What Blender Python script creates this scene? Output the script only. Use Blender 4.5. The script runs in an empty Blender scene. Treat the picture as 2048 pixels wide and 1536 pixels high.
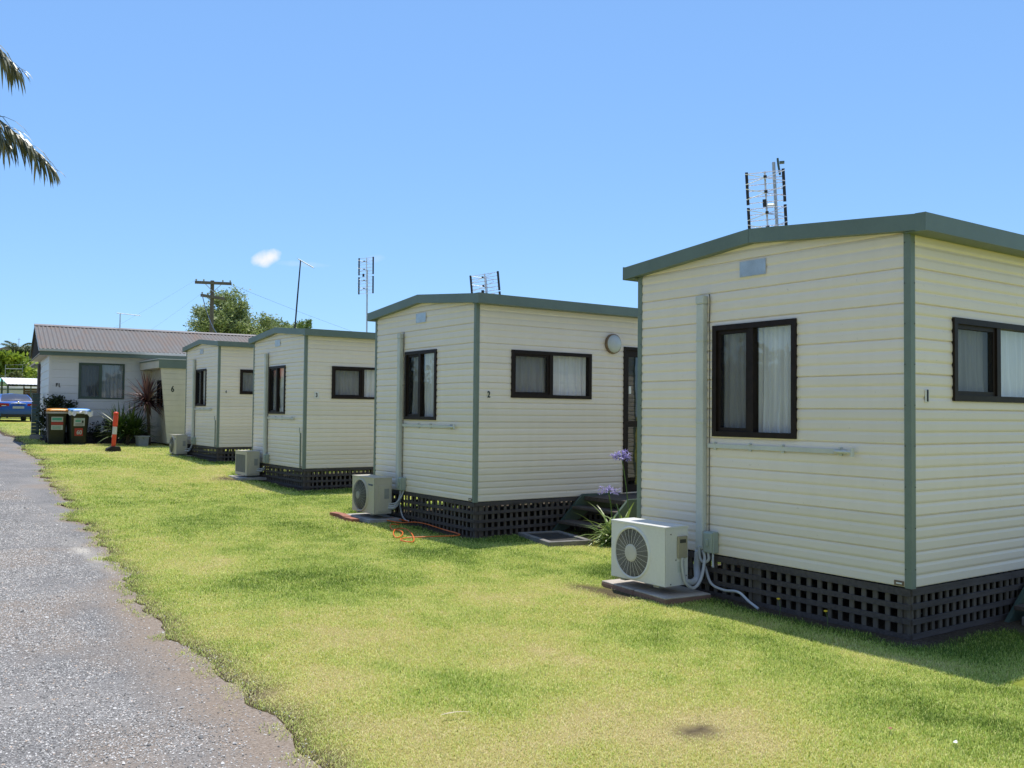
import bpy, bmesh, math, random
import numpy as np
from mathutils import Vector, Matrix
rnd = random.Random(7)
RNG = np.random.default_rng(11)
S = bpy.context.scene
COL = S.collection
PI = math.pi

# ------------------------------------------------------------------ materials
def nodes_of(name):
    m = bpy.data.materials.new(name); m.use_nodes = True
    nt = m.node_tree; nt.nodes.clear()
    return m, nt
class NT:
    def __init__(s, nt): s.nt = nt
    def n(s, t, **kw):
        x = s.nt.nodes.new(t)
        for k, v in kw.items():
            if k == 'inp':
                for kk, vv in v.items(): x.inputs[kk].default_value = vv
            else: setattr(x, k, v)
        return x
    def l(s, a, b): s.nt.links.new(a, b)
    def out(s, sh):
        o = s.n('ShaderNodeOutputMaterial'); s.l(sh, o.inputs[0])
    def coord(s, kind='Object', scale=(1, 1, 1)):
        c = s.n('ShaderNodeTexCoord'); m = s.n('ShaderNodeMapping')
        m.inputs['Scale'].default_value = scale
        s.l(c.outputs[kind], m.inputs[0]); return m.outputs[0]
    def noise(s, vec, scale, detail=4, rough=.55):
        x = s.n('ShaderNodeTexNoise', inp={'Scale': scale, 'Detail': detail, 'Roughness': rough})
        s.l(vec, x.inputs['Vector']); return x.outputs['Fac']
    def ramp(s, fac, stops):
        r = s.n('ShaderNodeValToRGB'); e = r.color_ramp.elements
        while len(e) < len(stops): e.new(.5)
        for k, (p, c) in enumerate(stops):
            e[k].position = p; e[k].color = c if len(c) == 4 else (*c, 1)
        s.l(fac, r.inputs[0]); return r.outputs[0]
    def mix(s, fac, a, b, mode='MIX'):
        x = s.n('ShaderNodeMix', data_type='RGBA', blend_type=mode)
        for sock, v in ((x.inputs[0], fac), (x.inputs[6], a), (x.inputs[7], b)):
            if hasattr(v, 'is_linked'): s.l(v, sock)
            elif isinstance(v, tuple): sock.default_value = (*v[:3], 1)
            else: sock.default_value = v
        return x.outputs[2]
    def math(s, op, a, b=0., clamp=False):
        x = s.n('ShaderNodeMath', operation=op, use_clamp=clamp)
        for i, v in enumerate((a, b)):
            if hasattr(v, 'is_linked'): s.l(v, x.inputs[i])
            else: x.inputs[i].default_value = v
        return x.outputs[0]
    def bump(s, h, strength=.3, dist=.01):
        x = s.n('ShaderNodeBump', inp={'Strength': strength, 'Distance': dist}); s.l(h, x.inputs['Height'])
        return x.outputs[0]
    def bsdf(s, col, rough=.6, normal=None, metal=0., spec=.5, coat=0.):
        b = s.n('ShaderNodeBsdfPrincipled')
        b.inputs['Metallic'].default_value = metal
        b.inputs['Specular IOR Level'].default_value = spec
        b.inputs['Coat Weight'].default_value = coat
        for sock, v in ((b.inputs['Base Color'], col), (b.inputs['Roughness'], rough)):
            if hasattr(v, 'is_linked'): s.l(v, sock)
            elif isinstance(v, tuple): sock.default_value = (*v[:3], 1)
            else: sock.default_value = v
        if normal is not None: s.l(normal, b.inputs['Normal'])
        return b.outputs[0]
MATS = {}
def plain(name, col, rough=.5, var=.12, scale=6., bump=.05, metal=0., spec=.5, stretch=(1, 1, 1), coat=0.):
    """paint or plastic with blotchy tone, fine grain and a little bump"""
    if name in MATS: return MATS[name]
    m, nt = nodes_of(name); N = NT(nt)
    v = N.coord('Object', stretch)
    big = N.noise(v, scale, 5); fine = N.noise(v, scale*14, 3)
    f = N.math('ADD', N.math('MULTIPLY', big, .7), N.math('MULTIPLY', fine, .3))
    lo = tuple(c*(1-var*1.6) for c in col); hi = tuple(min(1, c*(1+var*1.1)) for c in col)
    c = N.ramp(f, [(.3, lo), (.72, hi)])
    r = N.math('ADD', N.math('MULTIPLY', fine, .25), max(.03, rough-.12))
    N.out(N.bsdf(c, r, N.bump(fine, bump, .004), metal, spec, coat))
    MATS[name] = m; return m

def siding_material(name, base, green=0.):
    m, nt = nodes_of(name); N = NT(nt)
    v = N.coord('Object')
    streak = N.noise(N.coord('Object', (3.2, 3.2, .35)), 3., 5)
    blot = N.noise(v, 1.7, 4)
    fine = N.noise(v, 60, 3)
    f = N.math('ADD', N.math('MULTIPLY', streak, .5), N.math('MULTIPLY', blot, .5))
    lo = (base[0]*.965, base[1]*.965, base[2]*.955); hi = (base[0]*1.02, base[1]*1.02, base[2]*1.025)
    c = N.ramp(f, [(.3, lo), (.65, hi)])
    sz = N.n('ShaderNodeSeparateXYZ'); N.l(v, sz.inputs[0])
    wn = N.n('ShaderNodeTexWhiteNoise', noise_dimensions='1D'); N.l(N.math('FLOOR', N.math('DIVIDE', N.math('SUBTRACT', sz.outputs[2], .338), .235)), wn.inputs['W'])
    c = N.mix(1., c, N.ramp(wn.outputs['Value'], [(0., (.955, .96, .955)), (1., (1.03, 1.03, 1.04))]), 'MULTIPLY')
    # grime close to the floor line and specks
    sx = N.n('ShaderNodeSeparateXYZ'); N.l(v, sx.inputs[0])
    low = N.math('MULTIPLY', N.math('SUBTRACT', .85, sx.outputs[2], True), .55, True)
    c = N.mix(N.math('MULTIPLY', low, streak), c, (base[0]*.62, base[1]*.62, base[2]*.52))
    speck = N.ramp(N.noise(v, 34, 2), [(.72, (0, 0, 0)), (.76, (1, 1, 1))])
    c = N.mix(N.math('MULTIPLY', speck, .22), c, (.25, .22, .15))
    N.out(N.bsdf(c, .42, N.bump(N.math('ADD', N.math('MULTIPLY', fine, .3), N.math('MULTIPLY', blot, 4.)), .08, .012), 0., .45))
    MATS[name] = m; return m

def wood_material(name, a, b, rough=.8, axis=0):
    if name in MATS: return MATS[name]
    m, nt = nodes_of(name); N = NT(nt)
    sc = [9, 9, 9]; sc[axis] = .9
    v = N.coord('Object', tuple(sc))
    g = N.noise(v, 4, 6, .65); bl = N.noise(N.coord('Object'), 2.2, 3)
    c = N.ramp(N.math('ADD', N.math('MULTIPLY', g, .65), N.math('MULTIPLY', bl, .35)), [(.3, a), (.7, b)])
    N.out(N.bsdf(c, rough, N.bump(g, .4, .004), 0, .3)); MATS[name] = m; return m

def glass_material(name, tint=(.95, .965, .97), fac_boost=0.02):
    m, nt = nodes_of(name); N = NT(nt)
    t = N.n('ShaderNodeBsdfTransparent'); t.inputs[0].default_value = (*tint, 1)
    g = N.n('ShaderNodeBsdfGlossy'); g.inputs['Roughness'].default_value = .015
    wav = N.noise(N.coord('Object'), 1.6, 2)
    N.l(N.bump(wav, .05, .05), g.inputs['Normal'])
    gi = N.n('ShaderNodeNewGeometry'); dp = N.n('ShaderNodeVectorMath', operation='DOT_PRODUCT')
    N.l(gi.outputs['Incoming'], dp.inputs[0]); N.l(gi.outputs['Normal'], dp.inputs[1])
    k = N.math('SUBTRACT', 1., N.math('ABSOLUTE', dp.outputs['Value']))
    f = N.math('ADD', N.math('MULTIPLY', N.math('POWER', k, 4.), .85), .085+fac_boost, True)
    mx = N.n('ShaderNodeMixShader'); N.l(f, mx.inputs[0]); N.l(t.outputs[0], mx.inputs[1]); N.l(g.outputs[0], mx.inputs[2])
    N.out(mx.outputs[0]); MATS[name] = m; return m

def screen_material(name):
    m, nt = nodes_of(name); N = NT(nt)
    t = N.n('ShaderNodeBsdfTransparent')
    d = N.n('ShaderNodeBsdfDiffuse'); d.inputs[0].default_value = (.028, .03, .033, 1)
    mx = N.n('ShaderNodeMixShader'); mx.inputs[0].default_value = .40
    N.l(t.outputs[0], mx.inputs[1]); N.l(d.outputs[0], mx.inputs[2]); N.out(mx.outputs[0]); MATS[name] = m; return m

def curtain_material(name, col):
    m, nt = nodes_of(name); N = NT(nt)
    w = N.noise(N.coord('Object', (30, 30, 1.2)), 1.5, 4)
    c = N.ramp(w, [(.3, tuple(x*.82 for x in col)), (.7, col)])
    d = N.n('ShaderNodeBsdfDiffuse'); N.l(c, d.inputs[0])
    t = N.n('ShaderNodeBsdfTranslucent'); N.l(c, t.inputs[0])
    mx = N.n('ShaderNodeMixShader'); mx.inputs[0].default_value = .08
    N.l(d.outputs[0], mx.inputs[1]); N.l(t.outputs[0], mx.inputs[2]); N.out(mx.outputs[0]); MATS[name] = m; return m

def leaf_material(name, cols, trans=.25, rough=.5, spec=.4, tip=None):
    """leaves: tone varies from leaf to leaf"""
    m, nt = nodes_of(name); N = NT(nt)
    gi = N.n('ShaderNodeNewGeometry')
    ns = N.noise(N.coord('Object'), 1.3, 3)
    f = N.math('ADD', N.math('MULTIPLY', gi.outputs['Random Per Island'], .6), N.math('MULTIPLY', ns, .4))
    k = len(cols)
    c = N.ramp(f, [(.12+.76*i/(k-1), cols[i]) for i in range(k)])
    if tip is not None:
        at = N.n('ShaderNodeAttribute', attribute_name='tip')
        c = N.mix(at.outputs['Fac'], c, tip)
    b = N.bsdf(c, rough, None, 0, spec)
    t = N.n('ShaderNodeBsdfTranslucent'); N.l(c, t.inputs[0])
    mx = N.n('ShaderNodeMixShader'); mx.inputs[0].default_value = trans
    N.l(b, mx.inputs[1]); N.l(t.outputs[0], mx.inputs[2]); N.out(mx.outputs[0]); MATS[name] = m; return m

CREAM = siding_material('cream_siding', (.87, .785, .68))
WHITE_BOARD = siding_material('white_board', (.66, .675, .69))
GREEN = plain('green_trim_paint', (.145, .195, .165), .45, .10, 3.)
GREEN_TRIM = plain('green_corner_paint', (.185, .235, .20), .45, .10, 5.)
GREEN_DARK = plain('dark_green_paint', (.06, .10, .082), .5, .15, 4.)
RIVET = plain('rivet_dark', (.05, .05, .045), .5)
ROOF_STEEL = plain('roof_steel', (.42, .44, .42), .45, .12, 2.)
FRAME = plain('brown_aluminium', (.022, .0145, .012), .5, .25, 20., .02, spec=.2)
GLASS = glass_material('window_glass')
GLASS_DARK = glass_material('door_glass', (.25, .26, .27), .05)
SCREEN = screen_material('insect_mesh')
CURTAIN = curtain_material('white_curtain', (.92, .93, .95))
CURTAIN_GREY = curtain_material('grey_blind', (.34, .38, .43))
LATTICE = wood_material('weathered_timber', (.07, .06, .052), (.17, .15, .13), axis=2)
LATTICE_RAIL = wood_material('weathered_rail_timber', (.045, .039, .038), (.12, .105, .10))
STEPWOOD = wood_material('step_timber', (.05, .042, .037), (.14, .118, .10))
ALU = plain('galvanised_metal', (.55, .57, .58), .38, .15, 8., .05, .7)
ALU_BRIGHT = plain('bright_aluminium', (.78, .79, .80), .3, .08, 8., .02, .8)
PIPE_CREAM = plain('conduit_plastic', (.60, .62, .58), .4, .08, 4.)
PIPE_GREY = plain('grey_hose', (.50, .52, .54), .5, .1, 9.)
BOX_GREY = plain('isolator_plastic', (.36, .42, .37), .45, .1, 6.)
AC_WHITE = plain('ac_white_enamel', (.72, .73, .73), .38, .06, 3., .02)
AC_BEIGE = plain('ac_beige_enamel', (.52, .49, .42), .4, .07, 3., .02)
AC_TAN = plain('ac_tan_cover', (.36, .33, .25), .5, .1, 8.)
AC_DARK = plain('ac_dark_cavity', (.02, .022, .025), .6)
AC_GREY = plain('ac_grey_grille', (.30, .31, .31), .45, .1, 9.)
BLACK = plain('black_plastic', (.014, .014, .016), .45, .2, 9.)
RUBBER = plain('black_rubber', (.02, .02, .021), .8, .3, 20., .2)
WHITE_P = plain('white_plastic', (.78, .78, .77), .4, .06, 6.)
INK = plain('dark_ink', (.012, .014, .03), .6)
INK_GREEN = plain('dark_green_ink', (.018, .035, .028), .6)
BLUE_INK = plain('blue_ink', (.04, .09, .22), .5)
CONCRETE = plain('concrete', (.40, .38, .35), .9, .22, 9., .5)
SLAB_TIMBER = wood_material('slab_edge_timber', (.16, .095, .07), (.33, .21, .16))
BRICK = plain('red_brick', (.36, .15, .10), .85, .25, 14., .5)
DARK = plain('dark_inside', (.012, .011, .010), .9)
LAMP = plain('opal_lamp_glass', (.55, .60, .62), .12, .05, 4., .0)
LAMP_RIM = plain('rusty_rim', (.22, .15, .09), .6, .3, 20.)
ORANGE = plain('orange_cord_pvc', (.80, .17, .025), .4, .1, 12.)
YELLOW_LID = plain('yellow_lid', (.62, .25, .02), .4, .12, 5.)
BLUE_LID = plain('blue_lid', (.10, .32, .72), .4, .12, 5.)
BIN_GREEN = plain('dark_green_bin', (.009, .015, .012), .5, .2, 6.)
STICKER = plain('white_sticker', (.42, .46, .46), .5, .1, 30.)
STICKER_G = plain('green_print', (.06, .33, .24), .5, .15, 40.)
STICKER_R = plain('red_print', (.36, .03, .025), .5, .15, 40.)
BAG = plain('white_bag', (.75, .75, .77), .5, .08, 20.)
BOLLARD = plain('orange_bollard', (.78, .075, .02), .4, .1, 5.)
REFLECT = plain('reflective_band', (.62, .62, .62), .3, .08, 10.)
BARK = wood_material('bark', (.035, .027, .02), (.12, .095, .075), .9, 2)

# ------------------------------------------------------------------ mesh helper
class MB:
    def __init__(s, xf=None): s.v = []; s.f = []; s.m = []; s.mi = 0; s.xf = xf; s.tip = None
    def add(s, vs, fs, mi=None):
        b = len(s.v)
        if s.xf: vs = [s.xf(p) for p in vs]
        s.v += [tuple(p) for p in vs]
        s.f += [tuple(i+b for i in f) for f in fs]
        s.m += [s.mi if mi is None else mi]*len(fs)
    def box(s, a, b, mi=None):
        x0, y0, z0 = a; x1, y1, z1 = b
        s.add([(x0, y0, z0), (x1, y0, z0), (x1, y1, z0), (x0, y1, z0), (x0, y0, z1), (x1, y0, z1), (x1, y1, z1), (x0, y1, z1)],
              [(0, 3, 2, 1), (4, 5, 6, 7), (0, 1, 5, 4), (1, 2, 6, 5), (2, 3, 7, 6), (3, 0, 4, 7)], mi)
    def prism(s, poly, axis, a, b, mi=None):
        """polygon in the two other axes, extruded along axis from a to b"""
        def P(u, v, w):
            return {0: (w, u, v), 1: (u, w, v), 2: (u, v, w)}[axis]
        n = len(poly)
        vs = [P(u, v, a) for u, v in poly]+[P(u, v, b) for u, v in poly]
        fs = [tuple(range(n))[::-1], tuple(range(n, 2*n))]+[(i, (i+1) % n, n+(i+1) % n, n+i) for i in range(n)]
        s.add(vs, fs, mi)
    def cyl(s, p0, p1, r0, r1=None, n=10, caps=True, mi=None):
        r1 = r0 if r1 is None else r1
        p0 = Vector(p0); p1 = Vector(p1); d = (p1-p0).normalized()
        a = d.orthogonal().normalized(); b = d.cross(a)
        vs = []
        for p, r in ((p0, r0), (p1, r1)):
            for i in range(n):
                t = 2*PI*i/n; vs.append(p+(a*math.cos(t)+b*math.sin(t))*r)
        fs = [(i, (i+1) % n, n+(i+1) % n, n+i) for i in range(n)]
        if caps: fs += [tuple(range(n))[::-1], tuple(range(n, 2*n))]
        s.add(vs, fs, mi)
    def tube(s, pts, r, n=8, mi=None, smooth=0):
        pts = [Vector(p) for p in pts]
        if smooth: pts = catmull(pts, smooth)
        rs = r if isinstance(r, list) else [r]*len(pts)
        if len(rs) != len(pts): rs = list(np.interp(np.linspace(0, 1, len(pts)), np.linspace(0, 1, len(rs)), rs))
        vs = []; a = None
        for i, p in enumerate(pts):
            d = (pts[min(i+1, len(pts)-1)]-pts[max(i-1, 0)]).normalized()
            if a is None: a = d.orthogonal().normalized()
            else:
                a = (a-d*a.dot(d))
                a = a.normalized() if a.length > 1e-6 else d.orthogonal().normalized()
            b = d.cross(a)
            for k in range(n):
                t = 2*PI*k/n; vs.append(p+(a*math.cos(t)+b*math.sin(t))*rs[i])
        fs = []
        for i in range(len(pts)-1):
            for k in range(n): fs.append((i*n+k, i*n+(k+1) % n, (i+1)*n+(k+1) % n, (i+1)*n+k))
        L = (len(pts)-1)*n
        fs += [tuple(range(n))[::-1], tuple(range(L, L+n))]
        s.add(vs, fs, mi)
    def lathe(s, prof, c, axis=(0, 0, 1), n=20, mi=None, caps=True):
        """prof: (radius, height) from c along axis"""
        ax = Vector(axis).normalized(); a = ax.orthogonal().normalized(); b = ax.cross(a); c = Vector(c)
        vs = []
        for r, h in prof:
            for k in range(n):
                t = 2*PI*k/n; vs.append(c+ax*h+(a*math.cos(t)+b*math.sin(t))*r)
        fs = []
        for i in range(len(prof)-1):
            for k in range(n): fs.append((i*n+k, i*n+(k+1) % n, (i+1)*n+(k+1) % n, (i+1)*n+k))
        L = (len(prof)-1)*n
        if caps: fs += [tuple(range(n))[::-1], tuple(range(L, L+n))]
        s.add(vs, fs, mi)
    def leaf(s, base, d, length, width, droop=.5, seg=4, fold=.25, mi=None, side=None):
        """a pointed strap leaf bending down"""
        p = Vector(base); d = Vector(d).normalized()
        sd = Vector(side) if side is not None else d.cross(Vector((0, 0, 1)))
        if sd.length < 1e-4: sd = Vector((1, 0, 0))
        sd.normalize(); vs = []; 
        for i in range(seg+1):
            t = i/seg
            w = width*.5*(min(1, .55+t*2.2) if t < .4 else 1)*max(.03, (1-t**2.2))
            up = sd.cross(d).normalized()
            vs += [p-sd*w+up*fold*w, p.copy(), p+sd*w+up*fold*w]
            if s.tip is not None: s.tip += [t**1.5]*3
            d = (d+Vector((0, 0, -droop/seg))).normalized()
            p = p+d*(length/seg)
        fs = []
        for i in range(seg):
            q = 3*i; fs += [(q, q+1, q+4, q+3), (q+1, q+2, q+5, q+4)]
        s.add(vs, fs, mi)
    def build(s, name, mats, parent=None, smooth=False, bevel=0., loc=None, flat_angle=None):
        me = bpy.data.meshes.new(name)
        me.from_pydata(s.v, [], s.f)
        if not isinstance(mats, (list, tuple)): mats = [mats]
        for m in mats: me.materials.append(m)
        if len(mats) > 1: me.polygons.foreach_set('material_index', s.m)
        if smooth: me.polygons.foreach_set('use_smooth', [True]*len(s.f))
        if s.tip is not None:
            at = me.attributes.new('tip', 'FLOAT', 'POINT'); at.data.foreach_set('value', s.tip)
        me.update()
        if not (len(s.f) > 3000):
            bm = bmesh.new(); bm.from_mesh(me); bmesh.ops.recalc_face_normals(bm, faces=bm.faces); bm.to_mesh(me); bm.free()
        o = bpy.data.objects.new(name, me); COL.objects.link(o)
        if parent: o.parent = parent
        if loc: o.location = loc
        if bevel:
            b = o.modifiers.new('edge', 'BEVEL'); b.width = bevel; b.segments = 2; b.limit_method = 'ANGLE'; b.angle_limit = math.radians(40)
        if smooth and flat_angle:
            e = o.modifiers.new('split', 'EDGE_SPLIT'); e.split_angle = math.radians(flat_angle)
        return o
def catmull(P, k):
    out = []; n = len(P)
    for i in range(n-1):
        a, b, c, d = P[max(i-1, 0)], P[i], P[i+1], P[min(i+2, n-1)]
        for j in range(k):
            t = j/k
            out.append(.5*((2*b)+(c-a)*t+(2*a-5*b+4*c-d)*t*t+(3*b-a-3*c+d)*t**3))
    out.append(P[-1]); return out
def thing(name, label, cat, loc=(0, 0, 0), rz=0., group=None):
    o = bpy.data.objects.new(name, None); COL.objects.link(o)
    o.location = loc; o.rotation_euler = (0, 0, rz); o.empty_display_size = .2
    return tag(o, label, cat, group)
def tag(o, label, cat, group=None):
    o['label'] = label; o['category'] = cat
    if group: o['group'] = group
    return o
def text_mesh(txt, size, xs=1., bold=0.):
    cu = bpy.data.curves.new('lettering', 'FONT'); cu.body = txt; cu.size = size; cu.extrude = .002
    cu.offset = bold; cu.align_x = 'CENTER'; cu.align_y = 'CENTER'; cu.resolution_u = 4
    o = bpy.data.objects.new('lettering', cu); COL.objects.link(o)
    dg = bpy.context.evaluated_depsgraph_get(); me = o.evaluated_get(dg).to_mesh()
    vs = [(v.co.x*xs, v.co.y, v.co.z) for v in me.vertices]; fs = [tuple(p.vertices) for p in me.polygons]
    bpy.data.objects.remove(o); bpy.data.curves.remove(cu)
    return vs, fs
def put_text(mb, txt, size, fn, xs=1., bold=0., mi=None):
    vs, fs = text_mesh(txt, size, xs, bold)
    mb.add([fn(*v) for v in vs], fs, mi)

# ------------------------------------------------------------------ noise for the ground
def vnoise(x, y, seed=0):
    xi = np.floor(x).astype(np.int64); yi = np.floor(y).astype(np.int64); fx = x-xi; fy = y-yi
    fx = fx*fx*(3-2*fx); fy = fy*fy*(3-2*fy)
    def h(a, b):
        n = (a*374761393+b*668265263+seed*1442695041) & 0xffffffff
        n = ((n ^ (n >> 13))*1274126177) & 0xffffffff
        return ((n ^ (n >> 16)) & 0xffff)/65535.
    return (h(xi, yi)*(1-fx)+h(xi+1, yi)*fx)*(1-fy)+(h(xi, yi+1)*(1-fx)+h(xi+1, yi+1)*fx)*fy
def fbm(x, y, seed=0, oct=4):
    a = np.zeros_like(np.asarray(x, float)); w = .5; t = 0
    for o in range(oct):
        a = a+w*vnoise(np.asarray(x)*2**o, np.asarray(y)*2**o, seed+o*17); t += w; w *= .5
    return a/t
_gy = np.linspace(-60, 400, 4601)
_gz = np.interp(_gy, [-60, 0, 10, 15.3, 21.3, 30, 45, 80, 200, 400], [0, 0, 0, .075, .27, .46, .71, 1.02, 1.15, 1.3])
_k = np.ones(21)/21; _gz = np.convolve(np.pad(_gz, 10, mode='edge'), _k, mode='valid')
def gz(y): return np.interp(y, _gy, _gz)
_rx = [1.75, 1.72, 1.69, 1.62, 1.64, 1.63, 1.66, 1.64, 1.70, 1.82, 2.03, 2.16, 2.28, 2.42, 2.70, 3.07, 3.64, 4.15, 4.30, 3.6, 1.2]
_ry = [-6, 1, 3.0, 3.86, 4.15, 4.6, 5.2, 6., 6.9, 7.9, 9.5, 11., 12.8, 14.6, 17.5, 21.5, 28.1, 36.1, 41.4, 52., 72.]
def road_edge(y):
    y = np.asarray(y, float)
    e = np.interp(y, _ry, _rx)
    w = np.clip(.6+y*.02, .6, 1.5)
    return e+w*(.26*(vnoise(y*.9, y*0+3.3, 5)-.5)+.26*(vnoise(y*3.1, y*0+1.3, 6)-.5)+.09*(vnoise(y*9., y*0+8.3, 7)-.5))
CABS = [(5.638, 3.463, -1.123+1.46, .334), (5.873, 9.115, -1.05+1.46, .412), (6.292, 15.289, -1.011+1.46, .371), (6.657, 21.298, -.857+1.46, .345)]
CW, CL = 2.6, 5.6
SPOTS = [  # x, y, radius x, radius y, greener(+1) or drier(-1)
 (3.09, 7.34, .8, .8, 1.2), (3.5, 12.04, 1.0, 1.2, 1.1), (4.94, 8.12, .7, .8, .8), (4.47, 2.54, .7, .8, .9), (5.22, 8.79, .8, .9, .7), (3.44, 3.61, .45, .5, .8),
 (4.99, 10.89, .6, 1.5, .9), (4.8, 6.8, .5, .6, .5), (2.76, 3.4, .6, .35, -1.1), (2.32, 3.38, .45, .4, -.9), (2.32, 4.91, .7, .8, -.8), (3.16, 3.01, .6, .5, -1.0), (4.32, 6.31, .8, .6, -.7), (4.06, 9.94, .9, .7, -.6),
 (4.34, 17.8, .8, .8, -.5), (2.7, 9.0, .6, 1.4, -.6), (4.2, 14.5, .8, 1.8, .5), (4.5, 20., .8, 2.4, .4), (5.0, 25.5, 1., 1.5, -.4), (2.9, 2.6, .6, .5, -.7), (4.9, 3.9, .3, .5, .8)]
def lawn_tone(x, y):
    """0 = dry straw, .5 = yellow green, 1 = lush green and the painted shade by the cabins"""
    t = .51+.62*(fbm(x*1.15, y*.9, 2, 4)-.5)+.42*(fbm(x*5.2, y*5.2, 9, 3)-.5)+.25*(fbm(x*.35, y*.3, 31, 2)-.5)
    for sx, sy, rx, ry, a in SPOTS:
        t = t+(.24 if a > 0 else .16)*a*np.exp(-((x-sx)/rx)**2-((y-sy)/ry)**2)
    # cabin shade painted into the lawn tone: darker, lusher green strip
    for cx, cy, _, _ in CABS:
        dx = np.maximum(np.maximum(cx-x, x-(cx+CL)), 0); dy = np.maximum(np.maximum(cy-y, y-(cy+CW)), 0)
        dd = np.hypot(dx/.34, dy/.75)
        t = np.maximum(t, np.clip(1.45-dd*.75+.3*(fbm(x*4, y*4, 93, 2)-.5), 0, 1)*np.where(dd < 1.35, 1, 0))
    return np.clip(t, 0, 1)
def bare(x, y):
    """1 where bare earth shows: under and beside the cabins, one scuffed patch, the road verge"""
    b = np.zeros_like(np.asarray(x, float))
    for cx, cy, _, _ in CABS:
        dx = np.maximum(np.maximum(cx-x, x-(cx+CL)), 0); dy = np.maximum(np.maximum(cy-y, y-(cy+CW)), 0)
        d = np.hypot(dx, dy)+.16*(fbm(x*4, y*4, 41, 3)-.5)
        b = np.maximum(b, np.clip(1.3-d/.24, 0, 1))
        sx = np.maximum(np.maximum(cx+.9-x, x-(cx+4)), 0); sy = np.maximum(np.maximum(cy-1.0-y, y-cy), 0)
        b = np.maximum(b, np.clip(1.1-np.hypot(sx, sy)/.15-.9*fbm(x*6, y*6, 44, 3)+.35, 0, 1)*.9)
    for sx, sy, rx, ry in ((3.16, 3.02, .15, .10), (2.97, 3.14, .04, .03), (5.02, 5.75, .17, .45), (5.35, 11.3, .2, .5), (5.7, 17.5, .3, .5)):
        q = np.hypot((x-sx)/rx, (y-sy)/ry)+1.3*(fbm(x*9, y*9, 47, 3)-.5)
        b = np.maximum(b, np.clip(1.5-q*1.2, 0, 1)*.9)
    # garden beds in front of the far house
    q = np.maximum(np.maximum(4.5-x, x-8.), 0)+np.maximum(np.maximum(28.9-y, y-33), 0)
    b = np.maximum(b, np.clip(1-q/.3, 0, 1))
    return b

def make_ground():
    def axis(parts):
        out = []
        for a, b, n in parts: out += list(np.linspace(a, b, n, endpoint=False))
        return np.array(out+[parts[-1][1]])
    xs = axis([(-1500, -60, 14), (-60, -4, 20), (-4, .8, 14), (.8, 9.2, 118), (9.2, 30, 36), (30, 90, 14), (90, 2500, 16)])
    ys = axis([(-300, -10, 8), (-10, 1, 14), (1, 12, 130), (12, 34, 150), (34, 80, 60), (80, 400, 30), (400, 3500, 12)])
    X, Y = np.meshgrid(xs, ys)
    Z = gz(np.minimum(Y, 400))+np.where((X > .5) & (X < 12) & (Y < 60), .035*(fbm(X*.8, Y*.8, 77, 3)-.5), 0)
    e = road_edge(Y)
    # the road lies a few cm lower than the turf it cuts into
    inroad = (X < e+.02) & (X > -2.6) & (Y < 74)
    Z = np.where(inroad, gz(np.minimum(Y, 400))-.05, Z)
    nx, ny = len(xs), len(ys)
    me = bpy.data.meshes.new('ground')
    idx = np.arange(nx*ny).reshape(ny, nx)
    q = np.stack([idx[:-1, :-1], idx[:-1, 1:], idx[1:, 1:], idx[1:, :-1]], -1).reshape(-1, 4)
    me.from_pydata(np.stack([X, Y, Z], -1).reshape(-1, 3).tolist(), [], q.tolist())
    me.polygons.foreach_set('use_smooth', [True]*len(q))
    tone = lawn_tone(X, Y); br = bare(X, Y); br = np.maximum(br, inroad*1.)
    br = np.maximum(br, np.clip(1.1-(X-e)/(.05+.42*fbm(X*2.5, Y*2.5, 55, 3)), 0, 1)*((Y < 74) & (X > -2)))
    for nm, val in (('tone', tone), ('bare', br)):
        at = me.attributes.new(nm, 'FLOAT', 'POINT'); at.data.foreach_set('value', val.reshape(-1).astype(np.float32))
    m, nt = nodes_of('lawn_and_soil'); N = NT(nt)
    v = N.coord('Object')
    a1 = N.n('ShaderNodeAttribute', attribute_name='tone').outputs['Fac']; a2 = N.n('ShaderNodeAttribute', attribute_name='bare').outputs['Fac']
    f1 = N.noise(v, 26, 5, .7); f2 = N.noise(v, 120, 3, .7)
    t = N.math('ADD', a1, N.math('ADD', N.math('MULTIPLY', N.math('SUBTRACT', f1, .5), .5), N.math('MULTIPLY', N.math('SUBTRACT', f2, .5), .7)))
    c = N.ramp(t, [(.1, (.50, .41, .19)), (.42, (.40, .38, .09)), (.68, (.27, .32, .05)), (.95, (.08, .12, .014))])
    so = N.ramp(N.noise(v, 40, 6, .75), [(.3, (.045, .034, .026)), (.55, (.11, .083, .06)), (.75, (.22, .17, .125))])
    c = N.mix(a2, c, so)
    N.out(N.bsdf(c, .9, N.bump(N.math('ADD', f1, f2), .7, .03), 0, .1))
    me.materials.append(m)
    o = bpy.data.objects.new('ground', me); COL.objects.link(o); o['kind'] = 'structure'

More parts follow.
